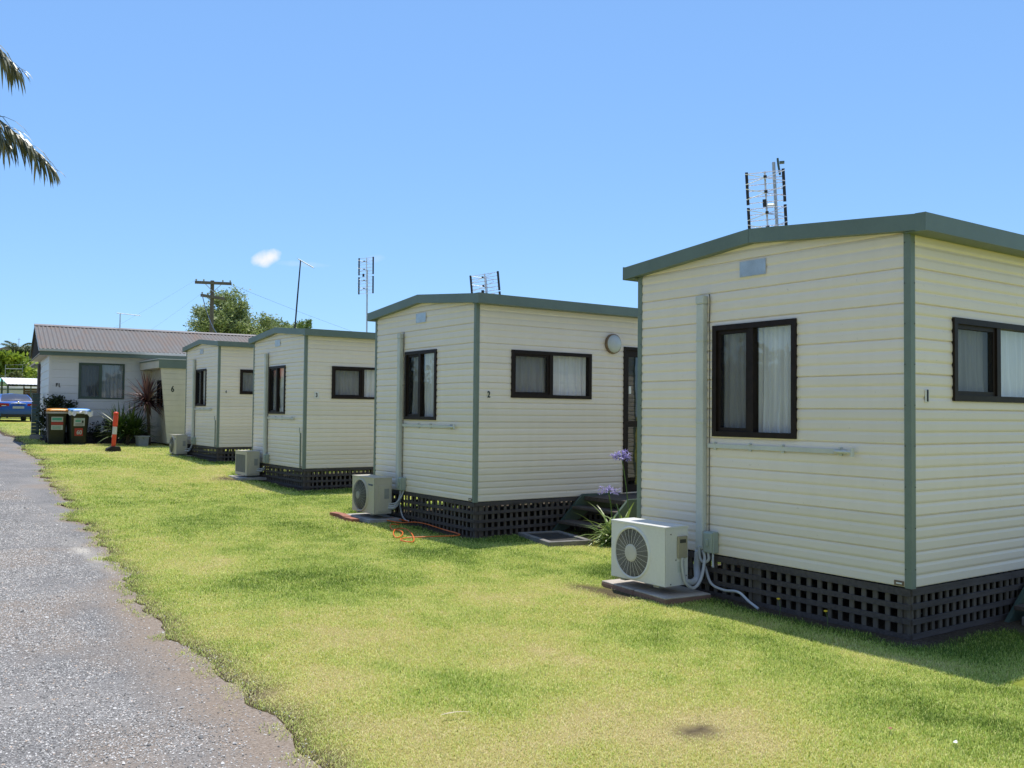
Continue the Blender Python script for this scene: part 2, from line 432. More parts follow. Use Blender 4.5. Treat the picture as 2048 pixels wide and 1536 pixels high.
def make_road():
    ys = np.concatenate([np.linspace(-6, 1, 15)[:-1], np.arange(1, 14, .07), np.arange(14, 45, .2), np.linspace(45, 72, 40)])
    u = np.concatenate([np.linspace(0, .75, 12)[:-1], np.linspace(.75, 1, 22)])
    e = road_edge(ys)
    X = -2.5+(e[:, None]+2.5)*u[None, :]; Y = np.repeat(ys[:, None], len(u), 1)
    Z = gz(Y)-.012+.02*(1-((X+.4)/2.6)**2)+.014*(fbm(X*1.4, Y*1.4, 51, 3)-.5)
    dist = (e[:, None]-X)
    me = bpy.data.meshes.new('road'); n1, n2 = X.shape
    idx = np.arange(n1*n2).reshape(n1, n2)
    q = np.stack([idx[:-1, :-1], idx[:-1, 1:], idx[1:, 1:], idx[1:, :-1]], -1).reshape(-1, 4)
    me.from_pydata(np.stack([X, Y, Z], -1).reshape(-1, 3).tolist(), [], q.tolist())
    me.polygons.foreach_set('use_smooth', [True]*len(q))
    # brown dirt verge: wide near the camera, thin farther away
    wv = np.interp(Y, [0, 3, 4.5, 6, 7, 8, 9, 12, 20, 40], [.40, .42, .52, .42, .32, .44, .20, .13, .10, .1])
    dirt = np.clip(1.15-(dist+.35*wv*(fbm(X*3, Y*1.5, 61, 4)-.5)*2)/wv, 0, 1)
    dirt = np.maximum(dirt, np.clip((fbm(X*1.1, Y*.8, 63, 4)-.56)*4.2, 0, .55))
    pale = np.exp(-((X-1.86)/.09)**2-((Y-10.1)/.9)**2)+np.exp(-((X-1.55)/.05)**2-((Y-26)/3)**2)*.6
    pale = np.clip(pale*(fbm(X*8, Y*3, 66, 3)*1.8-.3)*1.5, 0, 1)
    for nm, val in (('dirt', dirt), ('pale', pale)):
        at = me.attributes.new(nm, 'FLOAT', 'POINT'); at.data.foreach_set('value', val.reshape(-1).astype(np.float32))
    m, nt = nodes_of('gravel_road'); N = NT(nt)
    v = N.coord('Object')
    vo = N.n('ShaderNodeTexVoronoi', inp={'Scale': 120., 'Randomness': 1.}); N.l(v, vo.inputs['Vector'])
    hs = N.n('ShaderNodeSeparateColor'); N.l(vo.outputs['Color'], hs.inputs[0])
    vo2 = N.n('ShaderNodeTexVoronoi', inp={'Scale': 210., 'Randomness': 1.}); N.l(v, vo2.inputs['Vector'])
    hs2 = N.n('ShaderNodeSeparateColor'); N.l(vo2.outputs['Color'], hs2.inputs[0])
    g = N.ramp(N.math('ADD', N.math('MULTIPLY', hs.outputs[0], .6), N.math('MULTIPLY', hs2.outputs[0], .4)), [(.12, (.13, .129, .13)), (.45, (.29, .287, .287)), (.7, (.40, .395, .392)), (.93, (.62, .61, .60))])
    gap = N.math('MULTIPLY', vo.outputs['Distance'], 1.5, True)
    g = N.mix(N.math('MULTIPLY', gap, .6), g, (.05, .045, .045))
    pat = N.noise(v, 1.1, 5, .6)
    g = N.mix(N.math('MULTIPLY', N.math('SUBTRACT', pat, .42, True), 1.9, True), g, (.36, .335, .315))
    ad = N.n('ShaderNodeAttribute', attribute_name='dirt').outputs['Fac']; ap = N.n('ShaderNodeAttribute', attribute_name='pale').outputs['Fac']
    fine = N.noise(v, 70, 6, .75)
    dc = N.ramp(fine, [(.3, (.14, .105, .08)), (.5, (.275, .222, .178)), (.72, (.42, .36, .305))])
    df = N.math('MULTIPLY', ad, N.math('ADD', .62, N.noise(v, 14, 4)), True)
    g = N.mix(df, g, dc)
    g = N.mix(ap, g, (.48, .45, .40))
    h = N.math('SUBTRACT', 1., vo.outputs['Distance'])
    N.out(N.bsdf(g, .88, N.bump(N.math('ADD', h, N.math('MULTIPLY', fine, .6)), .55, .012), 0, .25))
    me.materials.append(m)
    o = bpy.data.objects.new('road', me); COL.objects.link(o); o['kind'] = 'structure'

def make_grass():
    """mown turf: one short bent blade after another; blades grow coarser with distance from where people stand"""
    P = []; 
    def sample(x0, x1, y0, y1, per):
        n = int((x1-x0)*(y1-y0)*per)
        return RNG.uniform(x0, x1, n), RNG.uniform(y0, y1, n)
    bands = [(1.6, 2.6, 32000, .0027, .021), (2.6, 3.6, 30000, .0028, .021), (3.6, 5, 25000, .0031, .021), (5, 7, 19000, .0034, .022), (7, 10, 12500, .0042, .023), (10, 14, 6500, .0056, .028), (14, 20, 3800, .0078, .03), (20, 30, 2000, .011, .033), (30, 48, 700, .018, .036)]
    X = []; Y = []; W = []; H = []
    for y0, y1, per, w, h in bands:
        xr = min(7.5, 1.75*y1+.6) if y1 < 5 else 7.6 if y1 < 30 else 8.5
        x, y = sample(max(.9, .10*y0), xr, y0, y1, per)
        if y1 < 4: k = x < 1.65*y+1.2; x, y = x[k], y[k]
        X.append(x); Y.append(y); W.append(np.full(len(x), w)); H.append(np.full(len(x), h))
    x = np.concatenate(X); y = np.concatenate(Y); w = np.concatenate(W); h = np.concatenate(H)
    e = road_edge(y); d = x-e
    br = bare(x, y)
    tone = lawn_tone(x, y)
    u = RNG.random(len(x))
    keep = np.clip(.42+d/.34, 0, 1)*(d > -.22)*np.where(d < .0, vnoise(x*7, y*7, 88) > .5, 1)
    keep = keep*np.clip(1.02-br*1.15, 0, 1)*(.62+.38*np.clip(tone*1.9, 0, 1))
    inside = np.zeros(len(x), bool)
    for cx, cy, _, _ in CABS: inside |= (x > cx-.02) & (x < cx+CL) & (y > cy-.02) & (y < cy+CW)
    k = (u < keep) & ~inside
    x, y, w, h, tone = x[k], y[k], w[k], h[k], tone[k]
    n = len(x)
    z = gz(y)+.035*(fbm(x*.8, y*.8, 77, 3)-.5)-.004
    h = h*RNG.uniform(.55, 1.25, n)*(.75+.5*tone); w = w*RNG.uniform(.7, 1.3, n)
    az = RNG.uniform(0, 2*PI, n); lean = RNG.uniform(.15, 1.15, n)
    dx, dy = np.cos(az), np.sin(az); px, py = -dy, dx
    def pt(f, side, ww):
        r = h*f*np.sin(lean*f); zz = h*f*np.cos(lean*f*.9)
        return np.stack([x+dx*r+px*side*ww, y+dy*r+py*side*ww, z+zz], -1)
    V = np.stack([pt(0., -.5, w), pt(0., .5, w), pt(.6, .42, w), pt(.6, -.42, w), pt(1., 0, w)], 1).reshape(-1, 3)
    b = np.arange(n)*5
    quad = np.stack([b, b+1, b+2, b+3], -1); tri = np.stack([b+3, b+2, b+4], -1)
    loops = np.concatenate([quad, tri], 1).reshape(-1)
    st = np.stack([np.arange(n)*7, np.arange(n)*7+4], -1).reshape(-1); tot = np.tile([4, 3], n)
    me = bpy.data.meshes.new('grass')
    me.vertices.add(n*5); me.vertices.foreach_set('co', V.reshape(-1).astype(np.float32))
    me.loops.add(len(loops)); me.loops.foreach_set('vertex_index', loops.astype(np.int32))
    me.polygons.add(2*n); me.polygons.foreach_set('loop_start', st.astype(np.int32)); me.polygons.foreach_set('loop_total', tot.astype(np.int32))
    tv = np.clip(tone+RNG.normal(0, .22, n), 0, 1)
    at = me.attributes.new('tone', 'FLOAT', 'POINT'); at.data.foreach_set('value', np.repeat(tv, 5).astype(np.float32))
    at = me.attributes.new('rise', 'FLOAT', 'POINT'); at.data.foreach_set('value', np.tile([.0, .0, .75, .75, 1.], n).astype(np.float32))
    me.update(calc_edges=True)
    m, nt = nodes_of('grass_blades'); N = NT(nt)
    a = N.n('ShaderNodeAttribute', attribute_name='tone').outputs['Fac']
    c = N.ramp(a, [(.08, (.88, .77, .44)), (.34, (.84, .83, .32)), (.60, (.70, .80, .22)), (.80, (.43, .60, .10)), (.97, (.14, .235, .035))])  # darkest stop also carries the shade painted beside the cabins
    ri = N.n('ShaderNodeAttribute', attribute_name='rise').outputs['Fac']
    c = N.mix(1., c, N.ramp(ri, [(0., (.58, .60, .50)), (1., (1.08, 1.07, 1.12))]), 'MULTIPLY')  # blade roots painted darker: occlusion between blades put into the colour
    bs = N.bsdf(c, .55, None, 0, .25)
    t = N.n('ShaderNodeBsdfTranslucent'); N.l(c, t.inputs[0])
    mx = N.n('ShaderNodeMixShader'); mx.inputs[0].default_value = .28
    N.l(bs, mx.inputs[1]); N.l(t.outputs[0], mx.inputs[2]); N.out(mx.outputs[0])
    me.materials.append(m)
    o = bpy.data.objects.new('grass', me); COL.objects.link(o); o['kind'] = 'stuff'
    tag(o, 'short mown yellow green lawn beside the gravel road', 'grass')

def make_gravel():
    n0 = 300000
    y = 1.8+18.*RNG.random(n0)**1.9; x = RNG.uniform(-.1, 2.1, n0); e = road_edge(y)
    dens = np.clip((e-x-.12)/.35, .14, 1)*np.where(vnoise(x*2.3, y*2.3, 90) > .28, 1, .4)*np.clip((19.8-y)/9., 0, 1)
    k = (RNG.random(n0) < dens) & (x > .08*y-.15) & (x < e+.12)
    x, y, e = x[k], y[k], e[k]; n = len(x)
    r = (.0021+.0032*RNG.random(n)**2.2)*(1+.045*y)
    big = RNG.random(n) < .004; r = np.where(big, r*2.2, r)
    z = gz(y)-.012+.02*(1-((x+.4)/2.6)**2)+.014*(fbm(x*1.4, y*1.4, 51, 3)-.5)+r*.25
    base = np.array([(1, 0, 0), (0, 1, 0), (-1, 0, 0), (0, -1, 0), (.35, .35, .75), (-.35, -.3, .7), (0, 0, -.6)])
    fc = np.array([(0, 1, 4), (1, 2, 5), (2, 3, 5), (3, 0, 4), (1, 5, 4), (3, 4, 5)])
    jit = base[None]*RNG.uniform(.6, 1.3, (n, 7, 1))+RNG.uniform(-.2, .2, (n, 7, 3))
    an = RNG.uniform(0, 2*PI, n); ca, sa = np.cos(an)[:, None], np.sin(an)[:, None]
    xx = jit[:, :, 0]*ca-jit[:, :, 1]*sa; yy = jit[:, :, 0]*sa+jit[:, :, 1]*ca
    V = np.stack([x[:, None]+xx*r[:, None], y[:, None]+yy*r[:, None], z[:, None]+jit[:, :, 2]*r[:, None]*.8], -1).reshape(-1, 3)
    F = (fc[None]+(np.arange(n)*7)[:, None, None]).reshape(-1)
    nf = n*len(fc)
    me = bpy.data.meshes.new('loose_gravel')
    me.vertices.add(n*7); me.vertices.foreach_set('co', V.reshape(-1).astype(np.float32))
    me.loops.add(nf*3); me.loops.foreach_set('vertex_index', F.astype(np.int32))
    me.polygons.add(nf); me.polygons.foreach_set('loop_start', (np.arange(nf)*3).astype(np.int32)); me.polygons.foreach_set('loop_total', np.full(nf, 3, np.int32))
    me.update(calc_edges=True)
    m, nt = nodes_of('gravel_chips'); N = NT(nt)
    gi = N.n('ShaderNodeNewGeometry').outputs['Random Per Island']
    c = N.ramp(gi, [(.0, (.11, .11, .112)), (.3, (.26, .26, .26)), (.6, (.41, .406, .405)), (.9, (.64, .63, .62)), (.98, (.50, .42, .37)), (1., (.6, .45, .33))])
    N.out(N.bsdf(c, .85, None, 0, .25)); me.materials.append(m)
    o = bpy.data.objects.new('loose_gravel', me); COL.objects.link(o); o['kind'] = 'stuff'
    tag(o, 'loose grey stone chips lying on the gravel road', 'gravel')

# ------------------------------------------------------------------ cabins
BOARD = 2.35/30
def wall_xf(o, U, Nn):
    o = Vector(o); U = Vector(U); Nn = Vector(Nn)
    return lambda p: o+U*p[0]+Nn*p[1]+Vector((0, 0, p[2]))
def siding(xf, L, top, openings=(), z0=0., crown=0., ledge=False):
    """ribbed metal weatherboard; openings (s0, s1, z0, z1); crown lifts the middle of the top edge"""
    prof = []
    k = 0
    while k*BOARD < top+crown:
        zb = z0+k*BOARD; main = k % 3 == 0
        if ledge: prof += [(zb, .0), (zb+.004, .011), (zb+(.054 if k % 3 == 2 else .062), .010), (zb+.073, .0)]
        elif main: prof += [(zb, -.005), (zb+.003, .0056), (zb+.010, .0078), (zb+.056, .0062), (zb+.071, .0014)]
        else: prof += [(zb, .0008), (zb+.009, .0054), (zb+.018, .0074), (zb+.056, .0062), (zb+.071, .0014)]
        k += 1
    prof.append((z0+k*BOARD, 0))
    zs = [p[0] for p in prof]; ds = [p[1] for p in prof]
    for op in openings:
        for z in op[2:4]:
            if z not in zs:
                d = float(np.interp(z, zs, ds)); zs.append(z); ds.append(d)
                q = sorted(zip(zs, ds)); zs = [a for a, _ in q]; ds = [b for _, b in q]
    ss = sorted(set([0, L]+[s for op in openings for s in op[:2]]))
    mb = MB()
    for i in range(len(zs)-1):
        for j in range(len(ss)-1):
            zm = (zs[i]+zs[i+1])/2; sm = (ss[j]+ss[j+1])/2
            if any(a < sm < b and c < zm < d for a, b, c, d in openings): continue
            mb.add([(ss[j], ds[i], zs[i]), (ss[j+1], ds[i], zs[i]), (ss[j+1], ds[i+1], zs[i+1]), (ss[j], ds[i+1], zs[i+1])], [(0, 1, 2, 3)])
    me = bpy.data.meshes.new('siding_wall'); me.from_pydata(mb.v, [], mb.f)
    bm = bmesh.new(); bm.from_mesh(me); bmesh.ops.remove_doubles(bm, verts=bm.verts, dist=1e-5)
    cuts = [((0, 0, top), (0, 0, 1))] if not crown else [((0, 0, top), (-crown, 0, L/2)), ((L, 0, top), (crown, 0, L/2))]
    for co, no in cuts:
        bmesh.ops.bisect_plane(bm, geom=bm.verts[:]+bm.edges[:]+bm.faces[:], plane_co=co, plane_no=Vector(no).normalized(), clear_outer=True)
    for v in bm.verts: v.co = xf(v.co)
    bm.to_mesh(me); bm.free()
    return me
def place_mesh(name, me, mat, parent):
    me.materials.append(mat); o = bpy.data.objects.new(name, me); COL.objects.link(o); o.parent = parent; return o

def window(root, xf, s0, s1, z0, z1, sash_high=False, curt=CURTAIN, frame=FRAME, curtains=1., gap=0.):
    """slider: outer frame, one sash behind insect mesh, the other plain glass"""
    fw = .042
    mb = MB(xf)
    D0, D1 = -.05, .024
    mb.box((s0, D0, z0), (s1, D1, z0+fw)); mb.box((s0, D0, z1-fw), (s1, D1, z1))
    mb.box((s0, D0, z0+fw), (s0+fw, D1, z1-fw)); mb.box((s1-fw, D0, z0+fw), (s1, D1, z1-fw))
    mid = (s0+s1)/2+(.02 if sash_high else -.02)
    mb.box((mid-.026, D0, z0+fw), (mid+.026, .016, z1-fw))
    # sash frame around the screened half, recessed
    a, b = (mid+.026, s1-fw) if sash_high else (s0+fw, mid-.026)
    t = .03
    mb.box((a, -.04, z0+fw), (b, .002, z0+fw+t)); mb.box((a, -.04, z1-fw-t), (b, .002, z1-fw))
    mb.box((a, -.04, z0+fw+t), (a+t, .002, z1-fw-t)); mb.box((b-t, -.04, z0+fw+t), (b, .002, z1-fw-t))
    fr = mb.build('window', frame, root)
    a2, b2 = (s0+fw, mid-.026) if sash_high else (mid+.026, s1-fw)
    for (p, q, zz, d) in ((a+t, b-t, t, -.018), (a2, b2, 0., -.012)):
        g = MB(xf); g.add([(p, d, z0+fw+zz), (q, d, z0+fw+zz), (q, d, z1-fw-zz), (p, d, z1-fw-zz)], [(0, 1, 2, 3)])
        g.build('pane', GLASS, fr)
    g = MB(xf); d = -.004; g.add([(a+t, d, z0+fw+t), (b-t, d, z0+fw+t), (b-t, d, z1-fw-t), (a+t, d, z1-fw-t)], [(0, 1, 2, 3)])
    g.build('insect_screen', SCREEN, fr)
    # curtains: pleated sheets just inside
    for (p, q) in ((a, b), (a2, b2)):
        if curtains < 1 and (p, q) == (a, b): q = p+(q-p)*curtains
        g = MB(xf); n = 70; cols = []
        ph = rnd.random()*6
        rows = (0, .12, .3, .55, .8, 1.)
        vs = []
        lo = z0+fw-.02; hi = z1-fw+.02
        for i in range(n+1):
            u = i/n; s = p-.02+(q-p+.04)*u
            for r in rows:
                amp = .013+.011*(1-r)
                pl = math.sin(u*34+ph+.8*math.sin(u*9+ph))*amp+.006*math.sin(u*83+ph*2)
                belly = .02*math.exp(-((r-.08)/.12)**2)*math.sin(u*5+ph)
                vs.append((s, -.068+pl*.8+belly*.7, lo+(hi-lo)*r))
        m = len(rows); fs = [(i*m+k, (i+1)*m+k, (i+1)*m+k+1, i*m+k+1) for i in range(n) for k in range(m-1)]
        g.add(vs, fs); g.build('curtain', curt, fr, smooth=True)
    return fr

def lattice(root, xf, L, h, skip=None):
    rail = MB(xf); vert = MB(xf)
    n = int(L/.088)
    zs = [h-.026, h-.125, h-.224, h-.318]
    for k, z in enumerate(zs):
        zc = z; hw = .024 if k == 0 else .0185
        # rails made of lengths butted together, none of them perfectly straight
        s = 0.
        while s < L-.01:
            e = min(L, s+rnd.uniform(1.2, 2.0)); j = rnd.uniform(-.006, .006); j2 = rnd.uniform(-.006, .006)
            pr = rnd.uniform(0, .003)
            a = [(s+.001, .0+pr, zc-hw+j), (e-.001, .0+pr, zc-hw+j2), (e-.001, .012+pr, zc-hw+j2), (s+.001, .012+pr, zc-hw+j)]
            b = [(p[0], p[1], p[2]+2*hw) for p in a]
            rail.add(a+b, [(0, 3, 2, 1), (4, 5, 6, 7), (0, 1, 5, 4), (1, 2, 6, 5), (2, 3, 7, 6), (3, 0, 4, 7)])
            s = e
    for i in range(n+1):
        s = min(L-.02, max(.02, i*L/n+rnd.uniform(-.006, .006))); w = .017+rnd.uniform(-.002, .002); tl = rnd.uniform(-.006, .006)
        a = [(s-w, -.014, -.06), (s+w, -.014, -.06), (s+w, -.002, -.06), (s-w, -.002, -.06)]
        b = [(p[0]+tl, p[1], h-.004) for p in a]
        vert.add(a+b, [(0, 3, 2, 1), (4, 5, 6, 7), (0, 1, 5, 4), (1, 2, 6, 5), (2, 3, 7, 6), (3, 0, 4, 7)])
    for i in range(3):
        s = L*(.02+.48*i); s = min(max(s, .03), L-.04)
        vert.box((s-.03, -.07, -.08), (s+.03, -.016, h-.002))
    o = rail.build('lattice_skirting', LATTICE_RAIL, root)
    vert.build('lattice_slats', LATTICE, o)

def make_cabin(idx, number, label, plate, far=False):
    cx, cy, zf, h = CABS[idx]; g = zf-h
    W, L = CW, CL
    root = thing('cabin', label, 'cabin', (cx, cy, g), 0, 'cream caravan park cabins in a row')
    E = wall_xf((0, 0, h), (0, 1, 0), (-1, 0, 0)); Sd = wall_xf((0, 0, h), (1, 0, 0), (0, -1, 0))
    Bk = wall_xf((0, W, h), (1, 0, 0), (0, 1, 0)); Fr = wall_xf((L, 0, h), (0, 1, 0), (1, 0, 0))
    we = (.90, 1.72, .95, 1.845); ws = (.50, 1.755, 1.235, 1.815)
    dr = (2.31, 3.13, .02, 1.94)
    bw = (1.6, 2.7, 1.2, 1.8)
    top = 2.345
    place_mesh('siding_wall', siding(E, W, top, [we], 0, .13), CREAM, root)
    place_mesh('siding_wall', siding(Sd, L, top+.03, [ws, dr]), CREAM, root)
    place_mesh('siding_wall', siding(Bk, L, top+.03, [bw], ledge=True), CREAM, root)
    place_mesh('siding_wall', siding(Fr, W, top, [], 0, .13), CREAM, root)
    # floor and roof close the box
    mb = MB(); mb.box((.012, .012, h-.05), (L-.012, W-.012, h-.012)); mb.build('floor_panel', DARK, root)
    mb = MB()
    RO = .062; sy0, sy1 = -.145, W+.13
    n = 46
    for half in (0, 1):
        vs = []
        for i in range(n+1):
            x = -RO+(L+2*RO)*i/n; rib = .008 if i % 2 else 0
            ya, yb = (sy0, W/2) if half == 0 else (W/2, sy1)
            za, zb = (2.425, 2.548) if half == 0 else (2.548, 2.425)
            vs += [(x, ya, h+za+rib), (x, yb, h+zb+rib)]
        mb.add(vs, [(2*i, 2*i+2, 2*i+3, 2*i+1) for i in range(n)])
    mb.build('roof', ROOF_STEEL, root)
    # fascias: end pieces kinked at the ridge, long pieces with soffit
    for x0, x1 in ((-.078, -.066), (L+.066, L+.078)):
        mb = MB(); t = .108
        def seg(ya, za, yb, zb):
            mb.prism([(ya, h+za-t), (yb, h+zb-t), (yb, h+zb), (ya, h+za)], 0, x0, x1)
            # small return under the sheet to the wall
            xi = -.001 if x0 < 0 else L+.001
            a, b = sorted((xi, x1 if x0 < 0 else x0))
            mb.prism([(ya, h+za-t), (yb, h+zb-t), (yb, h+zb-t+.006), (ya, h+za-t+.006)], 0, a, b-.001 if x0 < 0 else b)
        seg(-.155, 2.44, W/2-.0015, 2.566); seg(W/2+.0015, 2.566, W+.14, 2.44)
        e = mb.build('fascia', GREEN, root)
        if x0 < 0:
            m2 = MB(); m2.prism([(-.16, h+2.326), (-.085, h+2.329), (-.085, h+2.4475), (-.16, h+2.446)], 0, -.0815, -.0655)
            m2.build('fascia_cap', GREEN, e)
    for y0, y1, ins in ((-.158, -.146, 1), (W+.131, W+.143, -1)):
        mb = MB(); mb.box((-.0785, y0, h+2.33), (L+.0785, y1, h+2.446))
        if ins > 0: mb.box((-.06, y1, h+2.333), (L+.06, -.001, h+2.341))
        else: mb.box((-.06, W+.001, h+2.333), (L+.06, y0, h+2.341))
        mb.build('fascia', GREEN, root)
    # corner angles with screw heads
    for (x, y) in ((0, 0), (0, W), (L, 0), (L, W)):
        sx = -1 if x == 0 else 1; sy = -1 if y == 0 else 1; w = .038; t = .0125
        mb = MB(); mb.mi = 0
        a, b = sorted((x+sx*t, x-sx*w)); c, d = sorted((y+sy*t, y+sy*.002)); mb.box((a, c, h-.004), (b, d, h+2.35))
        a, b = sorted((x+sx*t, x+sx*.002)); c, d = sorted((y+sy*.002, y-sy*w)); mb.box((a, c, h-.004), (b, d, h+2.35))
        for k in range(9):
            z = h+.12+k*.27
            mb.cyl((x-sx*w*.8, y+sy*t, z), (x-sx*w*.8, y+sy*(t+.003), z), .004, n=6, mi=1)
            mb.cyl((x+sx*t, y-sy*w*.8, z), (x+sx*(t+.003), y-sy*w*.8, z), .004, n=6, mi=1)
        mb.build('corner_trim', [GREEN_TRIM, RIVET], root)
    Eg = wall_xf((.004, 0, 0), (0, 1, 0), (-1, 0, 0)); Sg = wall_xf((0, .004, 0), (1, 0, 0), (0, -1, 0))
    Bg = wall_xf((0, W-.004, 0), (1, 0, 0), (0, 1, 0)); Fg = wall_xf((L-.004, 0, 0), (0, 1, 0), (1, 0, 0))
    lattice(root, Eg, W, h-.003); lattice(root, Sg, L, h-.003); lattice(root, Bg, L, h-.003); lattice(root, Fg, W, h-.003)
    window(root, E, *we, sash_high=True, curtains=.8 if idx == 1 else 1)
    window(root, Sd, *ws, curt=CURTAIN)
    # far side window with half open louvres, its blades catch the sun
    mb = MB(Bk)
    s0, s1, z0, z1 = bw
    mb.box((s0, -.04, z0), (s1, .02, z0+.04)); mb.box((s0, -.04, z1-.04), (s1, .02, z1)); mb.box((s0, -.04, z0+.04), (s0+.04, .02, z1-.04)); mb.box((s1-.04, -.04, z0+.04), (s1, .02, z1-.04))
    fr = mb.build('window', FRAME, root)
    mb = MB(Bk)
    mb.add([(s0+.03, -.02, z0+.03), (s1-.03, -.02, z0+.03), (s1-.03, -.02, z1-.03), (s0+.03, -.02, z1-.03)], [(0, 1, 2, 3)]); mb.build('pane', GLASS, fr)
    mb = MB(Bk)
    for k in range(11):
        z = z0+.05+k*.045; mb.add([(s0+.04, -.045, z), (s1-.04, -.045, z), (s1-.04, -.075, z+.03), (s0+.04, -.075, z+.03)], [(0, 1, 2, 3)])
    mb.build('blind', WHITE_P, fr)
    # door: brown frame, dark security screen, lever
    s0, s1, z0, z1 = dr
    mb = MB(Sd)
    mb.box((s0, -.06, z0), (s0+.035, .02, z1)); mb.box((s1-.035, -.06, z0), (s1, .02, z1)); mb.box((s0+.035, -.06, z1-.04), (s1-.035, .02, z1))
    mb.box((s0+.035, -.03, z0), (s0+.10, -.004, z1-.04)); mb.box((s1-.10, -.03, z0), (s1-.035, -.004, z1-.04))
    mb.box((s0+.10, -.03, z0), (s1-.10, -.004, z0+.09)); mb.box((s0+.10, -.03, z1-.13), (s1-.10, -.004, z1-.04)); mb.box((s0+.10, -.03, z0+.86), (s1-.10, -.004, z0+.94))
    do = mb.build('door', FRAME, root)
    mb = MB(Sd); mb.add([(s0+.1, -.02, z0+.09), (s1-.1, -.02, z0+.09), (s1-.1, -.02, z1-.13), (s0+.1, -.02, z1-.13)], [(0, 1, 2, 3)]); mb.build('door_pane', GLASS_DARK, do)
    mb = MB(Sd); mb.box((s1-.09, -.003, z0+.87), (s1-.05, .008, z0+1.02)); mb.tube([(s1-.07, .008, z0+.95), (s1-.07, .045, z0+.95), (s1-.17, .048, z0+.948)], .008, 6); mb.build('door_handle', ALU, do)
    mb = MB(Sd); mb.box((s0+.11, -.016, z0+1.30), (s0+.15, -.006, z0+1.40)); mb.build('door_notice', WHITE_P, do)
    if idx == 1:
        mb = MB(Sd)
        mb.mi = 1; mb.lathe([(.128, .004), (.132, .02), (.128, .045), (.118, .05)], (2.111, 0, 1.966), (0, 1, 0), 32)
        mb.mi = 0; mb.lathe([(.118, .046), (.112, .062), (.09, .082), (.055, .095), (.02, .1), (.001, .1)], (2.111, 0, 1.966), (0, 1, 0), 32)
        mb.build('wall_lamp', [LAMP, LAMP_RIM], root, smooth=True, flat_angle=35)
    # house number
    size, bold, px, pz, xs = plate['size'], plate.get('bold', .003), plate['s'], plate['z'], plate.get('xs', .75)
    if plate['back']:
        mb = MB(Sd); hw, hh = plate['back']; mb.box((px-hw, .008, pz-hh), (px+hw, .0135, pz+hh)); pb = mb.build('number_plate', WHITE_P, root, bevel=.004)
    else: pb = root
    mb = MB()
    put_text(mb, number, size, lambda x, y, z: Sd((px+x, .0155+z, pz+y)), xs, bold)
    mb.build('house_number', INK if plate['back'] else INK_GREEN, pb)
    # vent plate, pipe duct, awning rail, isolator
    mb = MB(E); mb.box((1.185, .0095, 2.21), (1.44, .0145, 2.33)); mb.cyl((1.20, .0145, 2.225), (1.20, .018, 2.225), .005, n=6); mb.cyl((1.425, .0145, 2.225), (1.425, .018, 2.225), .005, n=6)
    mb.build('vent_plate', ALU, root)
    mb = MB(E)
    mb.box((1.782, .009, .03), (1.86, .062, 2.03)); mb.box((1.778, .009, 2.03), (1.864, .068, 2.10)); mb.box((1.779, .009, 1.72), (1.863, .0655, 1.755)); mb.box((1.779, .009, 1.05), (1.863, .0655, 1.085))
    du = mb.build('pipe_duct', PIPE_CREAM, root, bevel=.008)
    mb = MB(E); mb.tube([(1.76, .014, 2.11), (1.748, .02, 2.06), (1.757, .014, 1.95), (1.762, .014, 1.86), (1.755, .014, 1.8)], .004, 5, smooth=5); mb.tube([(1.757, .012, 1.8), (1.757, .012, .1)], .0035, 5)
    mb.build('antenna_cable', RIVET, du)
    mb = MB(E); z = .874
    mb.box((.47, .010, z-.017), (1.765, .026, z+.017)); 
    mb.tube([(.41, .045, z), (.43, .045, z), (.56, .036, z)], .011, 8)
    mb.cyl((.405, .046, z-.03), (.405, .046, z+.03), .013, n=8)
    for s in (.52, 1.02, 1.33, 1.69):
        mb.cyl((s, .026, z+.024), (s, .034, z+.024), .009, n=6); mb.box((s-.012, .008, z-.03), (s+.012, .022, z+.03))
    mb.build('awning_rail', PIPE_CREAM, root)
    mb = MB(E)
    mb.box((1.655, .009, .015), (1.755, .075, .185)); mb.box((1.66, .075, .02), (1.75, .09, .18)); mb.box((1.69, .09, .07), (1.715, .105, .13))
    mb.build('isolator_box', BOX_GREY, root, bevel=.008)
    mb = MB(E); mb.mi = 0; mb.box((.045, .0095, .008), (.115, .013, .04), 0); mb.box((.058, .013, .018), (.10, .0145, .028), 1)
    mb.build('maker_badge', [LAMP_RIM, WHITE_P], root)
    if idx in (2, 3):   # bottom corner flashing rod seen on the two far cabins
        mb = MB(E); mb.box((.115, .009, .0), (.145, .022, .62)); mb.tube([(.13, .022, .6), (.13, .034, .66), (.13, .03, .72)], .006, 6); mb.build('downpipe', GREEN_TRIM, root)
    return root

make_cabin(0, '1', 'nearest cream cabin with the number 1 on a white plate beside its side window', dict(s=.178, z=1.262, size=.105, back=(.024, .042), bold=.004, xs=.8))
make_cabin(1, '2', 'cream cabin with a plain number 2 and a round wall lamp by its dark door', dict(s=.175, z=1.264, size=.105, back=None, bold=.003, xs=.72))
make_cabin(2, '3', 'cream cabin with the number 3 on a white tag and a tall antenna mast', dict(s=.215, z=1.29, size=.10, back=(.045, .06), bold=.003, xs=.75))
make_cabin(3, '4', 'cream cabin with a small number 4, partly behind the cabin numbered 3', dict(s=.176, z=1.278, size=.10, back=None, bold=.001, xs=.75))

